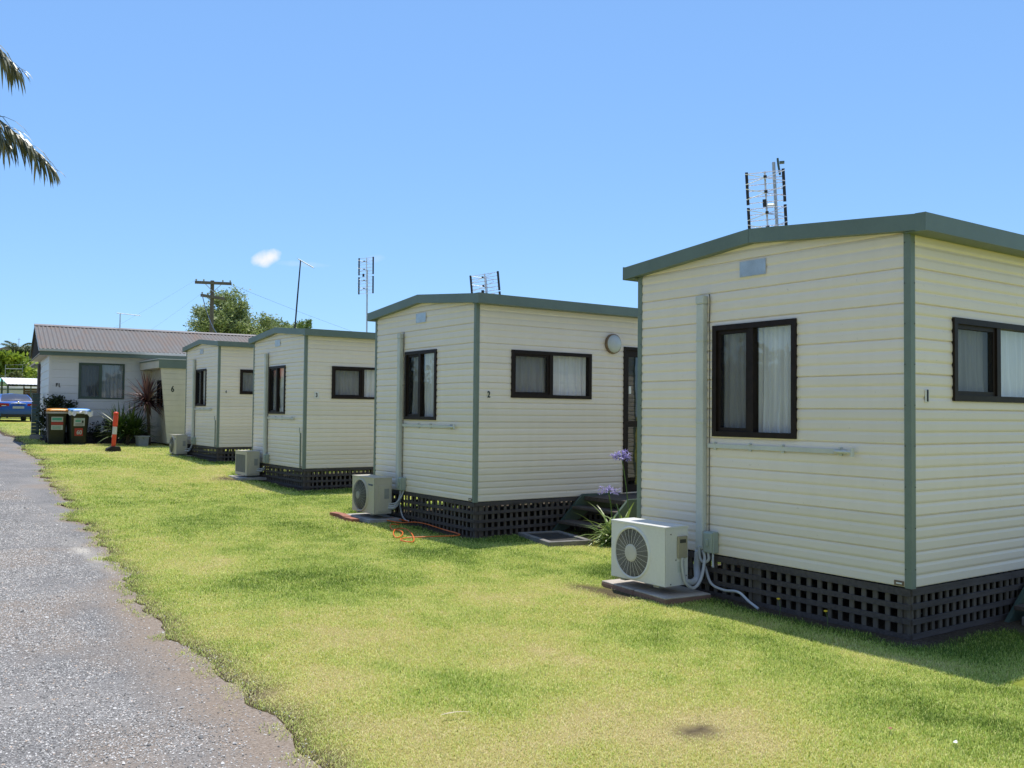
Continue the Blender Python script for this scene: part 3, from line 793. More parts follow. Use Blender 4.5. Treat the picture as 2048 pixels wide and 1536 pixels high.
# ------------------------------------------------------------------ air conditioners
def hole_plate(mb, x, y0, y1, z0, z1, cy, cz, r, n=48, mi=0):
    """a flat plate facing -x with a round hole"""
    angs = [2*PI*i/n for i in range(n)]+[math.atan2(z-cz, y-cy) % (2*PI) for y in (y0, y1) for z in (z0, z1)]
    angs = sorted(set(round(a, 6) for a in angs)); inner = []; outer = []
    for a in angs:
        c, s = math.cos(a), math.sin(a); t = 1e9
        if c > 1e-9: t = min(t, (y1-cy)/c)
        if c < -1e-9: t = min(t, (y0-cy)/c)
        if s > 1e-9: t = min(t, (z1-cz)/s)
        if s < -1e-9: t = min(t, (z0-cz)/s)
        inner.append((x, cy+r*c, cz+r*s)); outer.append((x, cy+t*c, cz+t*s))
    m = len(angs); mb.add(inner+outer, [(i, (i+1) % m, m+(i+1) % m, m+i) for i in range(m)], mi)
def ac_unit(style, label, loc, rz, size, body, ground_drop, duct, hoses):
    d, w, h = size
    root = thing('air_conditioner', label, 'air conditioner', loc, rz, 'outdoor air conditioner units beside the cabins')
    # local: x 0 front (fan) .. d back, y 0 near side .. w far side
    mb = MB(); e = .0
    mb.box((.004, 0, .03), (d, .004, h-.003)); mb.box((.004, w-.004, .03), (d, w, h-.003)); mb.box((-.004, -.004, h-.003), (d+.004, w+.004, h+.012)); mb.box((d-.004, .004, .03), (d, w-.004, h-.003)); mb.box((.0, 0, .022), (d, w, .03))
    cy, cz, r = w*.60, h*.51, min(h*.43, w*.37)
    if style == 'louvre':
        mb.box((0, 0, .03), (.004, .09, h-.003)); mb.box((0, .09, h-.06), (.004, w, h-.003)); mb.box((0, .09, .03), (.004, w, .075)); mb.box((0, w-.03, .075), (.004, w, h-.06))
    else: hole_plate(mb, 0., 0., w, .03, h-.003, cy, cz, r)
    sh = mb.build('casing', body, root, bevel=.004)
    mb = MB()
    for y in (.12, w-.12): mb.box((.02, y-.03, 0), (d-.02, y+.03, .022))
    mb.build('foot_rail', AC_GREY if style != 'louvre' else AC_GREY, root)
    mb = MB(); mb.box((.03, .012, .034), (d-.012, w-.012, h-.01)); mb.build('coil_core', AC_DARK, sh)
    g = MB()
    if style == 'louvre':
        n = 44
        for i in range(n): 
            y = .095+(w-.13)*i/(n-1); g.box((-.002, y-.002, .075), (.008, y+.002, h-.06))
        for z in (.075+(h-.135)*k/4 for k in range(5)): g.box((.006, .09, z-.003), (.012, w-.03, z+.003))
        g.build('fan_grille', AC_GREY, root)
    else:
        dome = .012 if style == 'flat' else .045
        def dx(q): return -.002-dome*math.sqrt(max(0, 1-(q/r)**2)) if style != 'flat' else -.003-dome*(1-(q/r)**2)
        nr = 15
        for k in range(nr):
            q = r*(.30+.68*k/(nr-1)); pts = [(dx(q), cy+q*math.cos(t), cz+q*math.sin(t)) for t in np.linspace(0, 2*PI, 49)]
            g.tube(pts, .0013, 4)
        for k in range(24):
            t = 2*PI*k/24+.05; g.tube([(dx(q), cy+q*math.cos(t), cz+q*math.sin(t)) for q in np.linspace(r*.28, r*.99, 6)], .0019, 4)
        if style == 'flat': g.lathe([(r*.34, dx(r*.3)*-1-.002), (r*.34, .016), (r*.29, .021), (.001, .023)], (0, cy, cz), (-1, 0, 0), 32)
        else: g.lathe([(r*.25, .043), (r*.24, .05), (.001, .052)], (0, cy, cz), (-1, 0, 0), 32)
        g.build('fan_grille', plain('pale_wire', (.55, .54, .52), .5, .06, 9.) if style == 'flat' else AC_GREY, root)
        g = MB(); hw = .022 if style == 'flat' else .035
        g.lathe([(r-.012, .000), (r-.008, hw*.5), (r+.004, hw*.55), (r+.012, .0005)], (0, cy, cz), (-1, 0, 0), 56, caps=False)
        g.build('fan_ring', body, root, smooth=True)
        # fan blades behind
        g = MB()
        for k in range(3):
            t0 = 2*PI*k/3+.4; vs = []
            for q in (r*.2, r*.55, r*.9):
                for u in (-.45, 0, .45): t = t0+u*(1-.15*q/r); vs.append((.018+.006*u, cy+q*math.cos(t), cz+q*math.sin(t)))
            g.add(vs, [(0, 1, 4, 3), (1, 2, 5, 4), (3, 4, 7, 6), (4, 5, 8, 7)])
        g.build('fan_blade', plain('dark_fan', (.045, .045, .05), .5), root)
    # side cover with service valve and pipes on the near side (-y)
    g = MB(); g2 = MB()
    if style == 'flat':
        g.box((.125, -.022, h*.50), (.225, -.0005, h*.86)); g2.box((.14, -.0235, h*.75), (.205, -.022, h*.81))
    else:
        g.box((.06, -.012, .05), (d-.02, -.0005, h-.09)); g2.box((d*.55, -.016, h*.45), (d*.82, -.012, h*.72))
    sc = g.build('service_cover', AC_TAN if style == 'flat' else body, root, bevel=.004)
    g2.build('rating_plate' if style == 'flat' else 'grip', RIVET if style == 'flat' else AC_GREY, sc)
    if style == 'flat':
        for (qx, qz) in ((.06, h*.9), (.06, h*.08), (.115, h*.47), (d-.02, h*.2)):
            g = MB(); g.cyl((qx, -.001, qz), (qx, -.004, qz), .005, n=8); g.build('screw', RIVET, root)
    if style == 'flat':
        g = MB(); g.box((.135, -.0018, h*.26), (.215, -.0006, h*.44)); g.build('label_sticker', plain('faded_sticker', (.58, .62, .60), .4, .1, 30.), root)
    if style == 'dome':
        g = MB(); 
        put_text(g, 'Panasonic', .034, lambda x, y, z: (-.0025-z, .105-x, h-.085+y), .9, .001)
        lo = g.build('lettering', BLUE_INK, root)
        
        for bx in (((-.0015, .04, h*.55), (-.0005, .08, h*.575)), ((-.0015, .075, h*.66), (-.0005, .125, h*.68))):
            g = MB(); g.box(*bx); g.build('label_sticker', ALU, root)
    for pts, rr, mm in hoses:
        g = MB(); g.tube(pts, rr, 8, smooth=7); g.build('pipe', mm, root, smooth=True)
    return root
X1, Y1 = 5.12, 5.205
ac_unit('flat', 'white air conditioner with a round wire fan grille beside the cabin numbered 1', (X1, Y1, .095), 0, (.25, .63, .475), AC_WHITE, 0, None,
  [([(.17, -.012, .24), (.17, -.02, .15), (.20, -.03, .04), (.29, -.03, -.005), (.38, -.02, .06), (.44, .0, .2), (.445, .02, .27)], .013, PIPE_GREY),
   ([(.455, -.02, .27), (.455, -.03, .205), (.452, .02, .175), (.452, .06, .21), (.45, .07, .30)], .012, PIPE_GREY),
   ([(.46, -.07, .26), (.455, -.075, .19), (.44, -.09, .15)], .009, PIPE_GREY),
   ([(.22, .0, .05), (.30, .01, .03), (.40, .04, .05), (.46, .10, .12), (.475, .10, .26)], [.022, .026, .03, .03, .03], PIPE_GREY),
   ([(.47, .02, .14), (.45, -.06, .02), (.44, -.2, -.01), (.43, -.36, .0), (.42, -.47, -.05), (.40, -.58, -.085)], .011, PIPE_GREY)])
ac_unit('dome', 'beige air conditioner with a domed round grille beside the cabin numbered 2', (5.455, 10.88, .10), 0, (.255, .66, .485), AC_BEIGE, 0, None,
  [([(.20, -.005, .10), (.28, -.02, .10), (.36, .0, .17), (.40, .02, .28), (.405, .03, .36)], [.02, .024, .024, .018, .016], PIPE_GREY),
   ([(.20, -.005, .13), (.28, -.03, .13), (.37, -.03, .21), (.395, -.05, .30), (.40, -.06, .36)], .011, PIPE_GREY),
   ([(.20, -.005, .15), (.30, -.03, .16), (.37, -.06, .25), (.40, -.09, .36)], .010, PIPE_GREY),
   ([(.40, .05, .14), (.385, -.05, .0), (.37, -.16, -.05), (.36, -.28, -.06)], .010, PIPE_GREY)])
ac_unit('louvre', 'beige air conditioner with a flat louvred grille beside the cabin numbered 3', (5.95, 17.22, .20), 0, (.25, .67, .47), AC_BEIGE, 0, None,
  [([(.19, -.005, .12), (.27, -.03, .11), (.35, -.01, .17), (.39, .03, .30), (.39, .04, .38)], [.02, .024, .024, .018, .016], PIPE_GREY),
   ([(.19, -.005, .15), (.30, -.04, .16), (.37, -.06, .27), (.38, -.09, .38)], .011, PIPE_GREY)])
ac_unit('dome', 'beige air conditioner with a round grille beside the cabin numbered 4', (6.29, 23.32, .345), 0, (.26, .64, .48), AC_BEIGE, 0, None,
  [([(.20, -.005, .10), (.28, -.03, .10), (.35, .0, .17), (.38, .02, .28), (.385, .03, .36)], [.02, .024, .024, .018, .016], PIPE_GREY),
   ([(.20, -.005, .15), (.30, -.05, .16), (.36, -.07, .25), (.38, -.09, .36)], .011, PIPE_GREY)])

def slab(label, loc, rz, size, mats):
    root = tag_mesh = None
    w, l, h = size
    mb = MB(); mb.mi = 0
    for a, b in ((0, .48), (.485, 1.)):
        mb.box((0, l*a, 0), (w, l*b, h-.012), 1 if isinstance(mats, list) else 0); mb.box((.003, l*a+.003, h-.0119), (w-.003, l*b-.003, h), 0)
    o = mb.build('base_slab', mats, None, bevel=.006); o.location = loc; o.rotation_euler = (0, 0, rz)
    return tag(o, label, 'slab', 'slabs under the air conditioner units')
slab('timber edged slab under the white air conditioner', (5.05, 5.13, -.012), math.radians(-6.), (.46, .86, .062), [plain('slab_top', (.46, .41, .36), .85, .18, 9., .3), SLAB_TIMBER])
slab('concrete slab on bricks under the domed beige air conditioner by the orange cord', (5.36, 10.80, .0), math.radians(-3), (.45, .86, .06), CONCRETE)
slab('pale concrete slab under the louvred air conditioner', (5.80, 17.12, .135), math.radians(-3), (.5, .88, .05), CONCRETE)
slab('thin concrete slab under the air conditioner of the cabin numbered 4', (6.18, 23.22, .285), 0, (.5, .84, .045), CONCRETE)
for i, (x, y, a) in enumerate(((5.33, 11.72, .3), (5.31, 11.45, -.15), (5.26, 11.15, .1))):
    mb = MB(); mb.box((-.055, -.11, 0), (.055, .11, .055)); o = mb.build('brick', BRICK, None, bevel=.005)
    o.location = (x, y, float(gz(y))-.008); o.rotation_euler = (.04, .03*i, a)
    tag(o, 'red brick wedged by the slab of the domed beige air conditioner', 'brick', 'red bricks by the slab')

# ------------------------------------------------------------------ entry steps, mats
def steps(label, cx, cy, g, h):
    root = thing('entry_steps', label, 'steps', (cx, cy, g), 0, 'green timber entry steps')
    y0, y1 = -.93, -.045
    n = 3; rise = (h)/n
    for y in (y0, y1-.035):
        mb = MB(); mb.prism([(1.07, -.02), (1.24, -.02), (1.72, h-.15), (2.2, h-.15), (2.2, h+.04), (1.58, h+.04)], 1, y, y+.035); mb.build('stringer', GREEN_DARK, root)
    for k in range(2):
        z = (.137+.165*k)*h/.405; x = 1.16+.24*k
        mb = MB(); mb.box((x, y0+.036, z-.032), (x+.25, y1-.036, z)); mb.build('tread', STEPWOOD, root, bevel=.004)
    mb = MB()
    for k in range(9): mb.box((1.60+k*.138, y0+.036, h-.035), (1.60+k*.138+.131, y1-.036, h+.012))
    mb.build('landing', STEPWOOD, root)
    for x in (1.75, 2.75):
        mb = MB(); mb.box((x, y0+.04, -.05), (x+.07, y0+.11, h-.036)); mb.build('post', STEPWOOD, root)
    mb = MB(); mb.box((2.2, y0, h-.16), (2.85, y0+.035, h)); mb.build('side_board', GREEN_DARK, root)
steps('green sided timber steps leading to the door of the cabin numbered 2', 5.873, 9.115, -.0, .405)
steps('green sided timber steps by the lattice of the cabin numbered 1', 5.638, 3.463, 0, .33)
def mat_tray(label, cx, cy, rz, g):
    root = thing('door_mat', label, 'door mat', (cx, cy, g), rz, 'door mats in pale frames')
    a, b, w, hh = .54, .88, .065, .058
    mb = MB(); mb.box((-a/2, -b/2, -.03), (a/2, -b/2+w, hh)); mb.box((-a/2, b/2-w, -.03), (a/2, b/2, hh)); mb.box((-a/2, -b/2+w, -.03), (-a/2+w, b/2-w, hh)); mb.box((a/2-w, -b/2+w, -.03), (a/2, b/2-w, hh)); mb.build('frame', plain('dim_frame', (.19, .185, .18), .85, .2, 9.), root, bevel=.006)
    mb = MB(); mb.box((-a/2+w+.002, -b/2+w+.002, 0), (a/2-w-.002, b/2-w-.002, .04)); mb.build('mat', RUBBER, root)
mat_tray('dark framed door mat below the steps of the cabin numbered 2', 6.49, 8.38, math.radians(-13), .0)
mat_tray('dark framed door mat beside the cabin numbered 1', 6.88, 2.80, math.radians(-13), .0)

# ------------------------------------------------------------------ antennas
def panel_antenna(label, base, mast_h, cz, face, roll, two=True, ph=.27, pw=.49, mast_off=.10, gap=.04, mast_r=.014, top_extra=.06):
    root = thing('tv_antenna', label, 'antenna', base, face, 'television antennas on the roofs')
    R = Matrix.Rotation(roll, 4, 'Y')
    def X(p): return R @ Vector(p)
    mb = MB(); mb.tube([X((mast_off, .05, 0)), X((mast_off, .05, mast_h))], mast_r, 8); mb.build('mast', ALU, root)
    mb = MB(); n = 2 if two else 1
    zc = [cz]+([cz-ph-gap] if two else [])
    mb.box((-.008, .02, min(zc)-ph/2-.01), (.008, .036, max(zc)+ph/2+.01))
    mb.v = [tuple(X(v)) for v in mb.v]; 
    for z in zc:
        for k in range(6): mb.tube([X((-pw/2, .012, z-ph/2+ph*k/5)), X((pw/2, .012, z-ph/2+ph*k/5))], .0042, 5)
        for sgn in (-1, 1):
            for q in (-.25, .25):
                zz = z+ph*q
                for s2 in (-1, 1):
                    mb.tube([X((0, -.05, zz)), X((sgn*.16, -.06, zz+s2*.045))], .0035, 5)
                mb.tube([X((0, -.05, zz)), X((0, .02, zz))], .006, 5)
    mb.tube([X((0, .03, cz-ph/2-gap/2)), X((mast_off, .05, cz-ph/2-gap/2))], .012, 6)
    mb.build('reflector', ALU_BRIGHT, root)
    for z in zc:
        for sd in (-1, 1):
            mb = MB(); mb.box((sd*pw/2-.012, .0, z-ph/2-.012), (sd*pw/2+.012, .02, z+ph/2+.012)); mb.v = [tuple(X(v)) for v in mb.v]; mb.build('end_bar', BLACK, root)
        for q in (-.25, .25):
            mb = MB(); mb.tube([X((0, -.052, z+ph*q)), X((0, -.058, z+ph*q+.02))], .014, 6); mb.build('dipole_cap', BLACK, root)
    mb = MB(); mb.box((-.03, -.07, cz-ph/2-gap/2-.03), (.0, -.04, cz-ph/2-gap/2+.03)); mb.v = [tuple(X(v)) for v in mb.v]; mb.build('balun_box', BLACK, root)
    return root
A1 = panel_antenna('double panel antenna with black end bars on the roof of the cabin numbered 1', (6.09, 5.0, 2.86), .71, .50, math.radians(-50.6), math.radians(-3), True, .25, .295, .075, .05)
mb = MB(); mb.box((.085, .03, .70), (.125, .075, .715)); mb.tube([(.07, .03, .74), (.075, .03, .69), (.09, .03, .6)], .009, 6); mb.build('bracket', GREEN_DARK, A1)
panel_antenna('low single panel antenna on the roof of the cabin numbered 2', (6.80, 10.3, 2.84), .46, .37, math.radians(-56), math.radians(-6), True, .235, .40, .0, .04)
panel_antenna('double panel antenna on a tall mast on the roof of the cabin numbered 3', (8.27, 17.0, 3.0), 1.35, 1.42, math.radians(-64), math.radians(-.5), True, .33, .36, .0, .06, .016)
def yagi(label, base, h, lean, dirn, r, mat, rods=7, L=.35, bw=.16):
    root = thing('tv_antenna', label, 'antenna', base, 0, 'television antennas on the roofs')
    mb = MB(); top = Vector((lean[0], lean[1], h)); mb.tube([(0, 0, -.05), top*.5, top], [r, r, r*.8], 8); mb.build('mast', mat, root)
    d = Vector(dirn).normalized(); s = Vector((-d.y, d.x, 0)).normalized(); mb = MB()
    a = top-d*L*.15; b = top+d*L*.85
    mb.tube([a, b], .010, 6)
    for k in range(rods):
        p = a.lerp(b, k/(rods-1)); w = bw*(1-.35*k/rods); mb.tube([p-s*w, p+s*w], .0022, 4)
    mb.build('boom', ALU if mat is not BLACK else ALU, root)
yagi('leaning dark antenna mast on the roof of the cabin numbered 3', (6.92, 17.4, 2.97), 1.50, (.13, .06), (.8, -.55, -.55), .016, BLACK)
yagi('thin straight antenna mast on the rusty roofed house', (6.79, 32.2, 4.02), .59, (0, 0), (1, -.5, -.1), .018, ALU, 6, .75, .22)

# ------------------------------------------------------------------ cabin with the slanted wing walls
CREAM2 = plain('cream_board', (.62, .585, .47), .55, .08, 3.)
def cabin_six():
    g = float(gz(27.3)); root = thing('cabin', 'low cream cabin with slanted wing walls and a green number 6 behind the cordyline', 'cabin', (7.15, 27.3, g), 0, None)
    z0, z1, zt = .50-g, 2.65-g, 2.895-g; L, W = 3.2, 2.15
    for y in (0, W-.04):
        mb = MB()
        # boarded wing wall with a slanted front edge
        nb = 14
        for k in range(nb):
            a = z0+(z1-z0)*k/nb; b = z0+(z1-z0)*(k+1)/nb-.004
            xa = -.05-.22*k/nb; xb = -.05-.22*(k+1)/nb
            mb.prism([(xa, a), (L, a), (L, b), (xb, b)], 1, y, y+.04)
        mb.build('siding_wall', CREAM2, root)
    mb = MB(); mb.box((.012, .002, z0-.02), (.05, W-.042, 2.0-g+.05 if False else z1)); 
    me = MB(); s0, s1, a, b = .55, 1.38, 1.52-g, 2.33-g
    me.box((0, .04, z0-.02), (.05, s0, z1)); me.box((0, s1, z0-.02), (.05, W-.04, z1)); me.box((0, s0, z0-.02), (.05, s1, a)); me.box((0, s0, b), (.05, s1, z1)); me.build('siding_wall', CREAM2, root)
    window(root, wall_xf((0, 0, 0), (0, 1, 0), (-1, 0, 0)), s0, s1, a, b, sash_high=True)
    mb = MB(); mb.box((-.34, -.03, z1+.002), (L+.1, W+.03, z1+.03)); mb.build('soffit', CREAM2, root)
    mb = MB(); mb.box((-.33, -.045, z1-.005), (L+.1, -.031, zt)); mb.box((-.345, -.045, zt-.035), (-.331, W+.045, zt)); mb.box((-.33, W+.031, z1-.005), (L+.1, W+.045, zt)); mb.build('fascia', GREEN, root)
    mb = MB(); mb.box((-.329, -.029, z1+.031), (-.31, W+.029, zt-.036)); mb.build('end_board', CREAM2, root)
    mb = MB(); mb.box((-.36, -.06, zt+.002), (L+.1, W+.06, zt+.02)); mb.build('roof', plain('white_roof_sheet', (.7, .7, .69), .5), root)
    mb = MB(); put_text(mb, '6', .23, lambda x, y, z: (.07+x, -.002-z, 2.045-g+y), .8, .008); mb.build('house_number', INK_GREEN, root)
    mb = MB()
    for k in range(14): mb.box((.05+k*.23, .05, -.1), (.08+k*.23, .08, z0-.03))
    mb.box((.0, .04, z0-.06), (L, .055, z0-.021)); mb.build('lattice_skirting', LATTICE, root)
    mb = MB(); mb.box((L-.02, .04, z0-.02), (L, W-.04, z1)); mb.build('rear_wall', CREAM2, root)
cabin_six()

# ------------------------------------------------------------------ far house with the rusty corrugated roof
def rust_roof():
    m, nt = nodes_of('rusty_corrugated'); N = NT(nt); v = N.coord('Object')
    s = N.noise(N.coord('Object', (1.6, .35, 1)), 2.2, 6, .65); f = N.noise(N.coord('Object', (9, .7, 1)), 3, 3); b = N.noise(v, .7, 3)
    t = N.math('ADD', N.math('MULTIPLY', s, .5), N.math('ADD', N.math('MULTIPLY', f, .25), N.math('MULTIPLY', b, .25)))
    c = N.ramp(t, [(.36, (.15, .143, .138)), (.48, (.135, .122, .114)), (.55, (.15, .115, .095)), (.64, (.175, .11, .07))])
    N.out(N.bsdf(c, .6, N.bump(f, .15, .01), .1, .4)); return m
def house():
    g = .46; root = thing('house', 'white weatherboard house with a rusty corrugated roof and F1 on its wall', 'house', (4.4, 29.9, g), math.radians(-5))
    L, D = 12., 4.8; ze = 2.715; zr = 3.63; wz = (.77, 2.04, 1.30, 2.37)
    def boards(xf, Lw, z0, z1, op=None):
        mb = MB(); n = 10; h = (z1-z0)/n
        zs = []
        for k in range(n): zs += [(z0+k*h, .0), (z0+k*h+.008, .012), (z0+(k+1)*h-.002, .002)]
        zs.append((z1, 0))
        if op:
            for z in op[2:4]:
                zz = [q[0] for q in zs]; dd = [q[1] for q in zs]
                if z not in zz: zs.append((z, float(np.interp(z, zz, dd)))); zs.sort()
        ss = sorted(set([0, Lw]+(list(op[:2]) if op else [])))
        for i in range(len(zs)-1):
            for j in range(len(ss)-1):
                if op and op[0] < (ss[j]+ss[j+1])/2 < op[1] and op[2] < (zs[i][0]+zs[i+1][0])/2 < op[3]: continue
                mb.add([xf((ss[j], zs[i][1], zs[i][0])), xf((ss[j+1], zs[i][1], zs[i][0])), xf((ss[j+1], zs[i+1][1], zs[i+1][0])), xf((ss[j], zs[i+1][1], zs[i+1][0]))], [(0, 1, 2, 3)])
        return mb
    F = wall_xf((0, 0, 0), (1, 0, 0), (0, -1, 0)); G = wall_xf((0, 0, 0), (0, 1, 0), (-1, 0, 0))
    boards(F, L, .30, 2.6, wz).build('board_wall', WHITE_BOARD, root)
    boards(G, D, .30, 2.6).build('board_wall', WHITE_BOARD, root)
    boards(wall_xf((0, D, 0), (1, 0, 0), (0, 1, 0)), L, .30, 2.6).build('board_wall', WHITE_BOARD, root)
    boards(wall_xf((L, 0, 0), (0, 1, 0), (1, 0, 0)), D, .30, 2.6).build('board_wall', WHITE_BOARD, root)
    mb = MB(); mb.box((.03, .03, -.3), (L-.03, D-.03, .32)); mb.build('plinth', plain('dark_plinth', (.06, .055, .05), .9), root)
    for (x, y) in ((0, 0), (0, D)):
        sy = -1 if y == 0 else 1; mb = MB(); a, b = sorted((y+sy*.016, y-sy*.05)); mb.box((-.018, a, .29), (.0, b, 2.6)); a, b = sorted((y+sy*.016, y)); mb.box((.001, a, .29), (.06, b, 2.6)); mb.build('corner_board', WHITE_BOARD, root)
    fr = window(root, F, *wz, frame=GREEN_DARK, curt=CURTAIN_GREY)
    # roof
    ox = -.32; yr = D/2; of = -.44
    for a, b in ((of, yr), (D-of, yr)):
        n = 720; vs = []
        for i in range(n+1):
            x = ox+(L+.6)*i/n; d = .012*math.sin(2*PI*(x/.118))
            vs += [(x, a, ze+.018+d), (x, b, zr+d)]
        mb = MB(); mb.add(vs, [(2*i, 2*i+2, 2*i+3, 2*i+1) for i in range(n)])
        mb.build('roof', MATS.setdefault('rust', None) or MATS.__setitem__('rust', rust_roof()) or MATS['rust'], root, smooth=True)
    mb = MB(); mb.prism([(yr-.16, zr-.035), (yr, zr+.018), (yr+.16, zr-.035), (yr+.16, zr-.028), (yr, zr+.034), (yr-.16, zr-.028)], 0, ox-.01, L+.3); mb.build('ridge_cap', plain('ridge_steel', (.17, .15, .15), .5, .2, 4.), root)
    mb = MB(); mb.box((ox+.02, -.40, 2.545), (L+.3, -.382, 2.70)); mb.build('fascia', plain('house_fascia_green', (.085, .13, .11), .5), root)
    mb = MB(); mb.prism([(-.45, 2.665), (-.402, 2.655), (-.402, 2.735), (-.45, 2.728)], 0, ox+.02, L+.3); mb.build('gutter', plain('pale_gutter', (.50, .52, .50), .5, .08, 3.), root)
    mb = MB(); mb.box((ox+.03, -.381, 2.60), (L+.3, -.002, 2.615)); mb.box((ox+.03, D+.002, 2.60), (L+.3, D+.381, 2.615)); mb.box((ox+.03, .0, 2.6), (-.0, D, 2.615)); mb.build('soffit', plain('soffit_cream', (.55, .52, .46), .7), root)
    mb = MB(); mb.prism([(-.38, 2.60), (D+.38, 2.60), (yr, zr-.05)], 0, ox+.05, ox+.065); mb.build('gable_panel', plain('gable_brown', (.05, .045, .04), .85, spec=.05), root)
    for a, za, b, zb, m_ in ((-.43, 2.655, yr, zr-.06, WHITE_P), (D+.43, 2.655, yr, zr-.06, GREEN_DARK)):
        mb = MB(); mb.prism([(a, za), (b, zb), (b, zb+.055), (a, za+.055)], 0, ox-.004, ox+.018); mb.build('barge_board', m_, root)
    mb = MB(); mb.tube([(-.05, 4.62, 2.5), (-.05, 4.62, 1.2), (-.05, 4.62, .05)], .05, 8); mb.build('downpipe', plain('dark_downpipe', (.10, .085, .08), .5), root)
    mb = MB(); put_text(mb, 'F1', .135, lambda x, y, z: F((.225+x, .016+z, 1.69+y)), .95, .006); mb.box((.248, -.0205, 1.632), (.298, -.0165, 1.644)); mb.build('house_number', INK, root)
house()

# ------------------------------------------------------------------ bins and bollard
def bin_(label, loc, rz, lid_mat, bag):
    root = thing('wheelie_bin', label, 'bin', loc, rz, None)
    rings = [(.20, .235, .0), (.205, .24, .03), (.255, .315, .86), (.275, .335, .885), (.278, .34, .95)]   # half width, half depth, z
    mb = MB(); vs = []
    for hx, hy, z in rings:
        r = .05; 
        for cxs, cys, a0 in ((1, 1, 0), (-1, 1, 90), (-1, -1, 180), (1, -1, 270)):
            for k in range(4):
                t = math.radians(a0+30*k); vs.append((cxs*(hx-r)+r*math.cos(t), cys*(hy-r)+r*math.sin(t), z))
    n = 16; fs = [(i*n+k, i*n+(k+1) % n, (i+1)*n+(k+1) % n, (i+1)*n+k) for i in range(len(rings)-1) for k in range(n)]+[tuple(range(n))[::-1]]
    mb.add(vs, fs); mb.build('body', BIN_GREEN, root, smooth=True, flat_angle=35)
    mb = MB(); 
    prof = [(-.37, .955), (-.36, .985), (-.28, 1.02), (0, 1.04), (.30, 1.02), (.36, .99), (.38, .96)]
    vs = []; 
    for s in (-1, -.93, -.5, 0, .5, .93, 1):
        for y, z in prof: vs.append((s*.28, y, z-(.03 if abs(s) == 1 else .0)+(.012*(1-s*s))))
    m = len(prof); mb.add(vs, [(i*m+k, (i+1)*m+k, (i+1)*m+k+1, i*m+k+1) for i in range(6) for k in range(m-1)])
    mb.add([(-.29, -.36, .952), (.29, -.36, .952), (.29, .37, .952), (-.29, .37, .952)], [(0, 1, 2, 3)])
    for s in (-1, 1): mb.box((s*.24-.03, -.40, .955), (s*.24+.03, -.36, 1.0))
    mb.build('lid', lid_mat, root, smooth=True, flat_angle=50)
    mb = MB(); mb.box((-.285, -.352, .895), (.285, -.338, .945)); mb.build('rim', BAG if bag else plain('grey_rim', (.45, .45, .44), .6), root)
    if bag:
        g = MB(); vs = []; n2 = 44
        for i in range(n2+1):
            u = i/n2; x = -.33+.66*u; hang = .09+.05*math.sin(u*9)+.10*max(0, u-.82)/.18*.6+.02*math.sin(u*31)
            vs += [(x, -.375-.01*math.sin(u*22), .975+.012*math.sin(u*13)), (x, -.385-.02*math.sin(u*27+1), .975-hang)]
        g.add(vs, [(2*i, 2*i+2, 2*i+3, 2*i+1) for i in range(n2)]); g.build('bag_edge', BAG, root)
    for s in (-1, 1):
        mb = MB(); mb.cyl((s*.21, .24, .10), (s*.255, .24, .10), .10, n=18); mb.build('wheel', RUBBER, root)
    def fy(z): return -(.24+(z-.03)*.075/.83)-.004
    mb = MB()
    def st(x0, x1, z0, z1, mi, d=.0): mb.add([(x0, fy(z0)-d, z0), (x1, fy(z0)-d, z0), (x1, fy(z1)-d, z1), (x0, fy(z1)-d, z1)], [(0, 1, 2, 3)], mi)
    if not bag:
        st(-.15, .15, .66, .80, 0); st(-.13, .12, .70, .775, 1, .003); st(-.155, .155, .575, .645, 2); st(-.15, .15, .43, .565, 0)
        for k in range(4): st(-.12, .10, .45+.025*k, .46+.025*k, 1, .003)
    else:
        st(-.16, .13, .54, .77, 0); st(-.10, .10, .735, .75, 1, .003); st(-.12, .02, .66, .71, 1, .003); st(.05, .10, .63, .70, 3, .003)
        for k in range(3): st(-.12, .10, .56+.025*k, .568+.025*k, 3, .003)
        st(-.13, .09, .26, .48, 2)
        put_text(mb, '60', .165, lambda x, y, z: (-.005+x, fy(.36+y)-.004-z*.5, .355+y), .85, .006, 0)
    mb.build('sticker', [STICKER, STICKER_G, STICKER_R, INK_GREEN], root)
    return root
bin_('dark green bin with a yellow lid and a red strip between white stickers', (4.49, 29.15, .425), math.radians(-4), YELLOW_LID, False)
bin_('dark green bin with a blue lid and a white bag hanging over its rim', (5.01, 28.95, .425), math.radians(3), BLUE_LID, True)
def bollard():
    g = float(gz(25.6)); root = thing('bollard', 'orange plastic bollard with one white band on the lawn', 'bollard', (5.30, 25.6, g), 0)
    root.rotation_euler = (0, .055, 0)
    mb = MB(); mb.lathe([(.054, .1), (.054, .66)], (0, 0, 0), n=20); mb.lathe([(.062, .665), (.062, .93), (.058, .945)], (0, 0, 0), n=20); mb.lathe([(.05, .95), (.065, .965), (.065, .985), (.055, 1.01), (.03, 1.025), (.001, 1.03)], (0, 0, 0), n=20)
    p = mb.build('post', BOLLARD, root, smooth=True, flat_angle=40)
    mb = MB(); mb.lathe([(.0565, .44), (.0565, .64)], (0, 0, 0), n=20); mb.build('reflective_band', REFLECT, p)
    mb = MB(); mb.prism([(-.18, -.02), (.17, -.02), (.17, .05), (.14, .13), (-.04, .13), (-.16, .07)], 1, -.13, .13); mb.build('base', RUBBER, root, bevel=.01)
bollard()

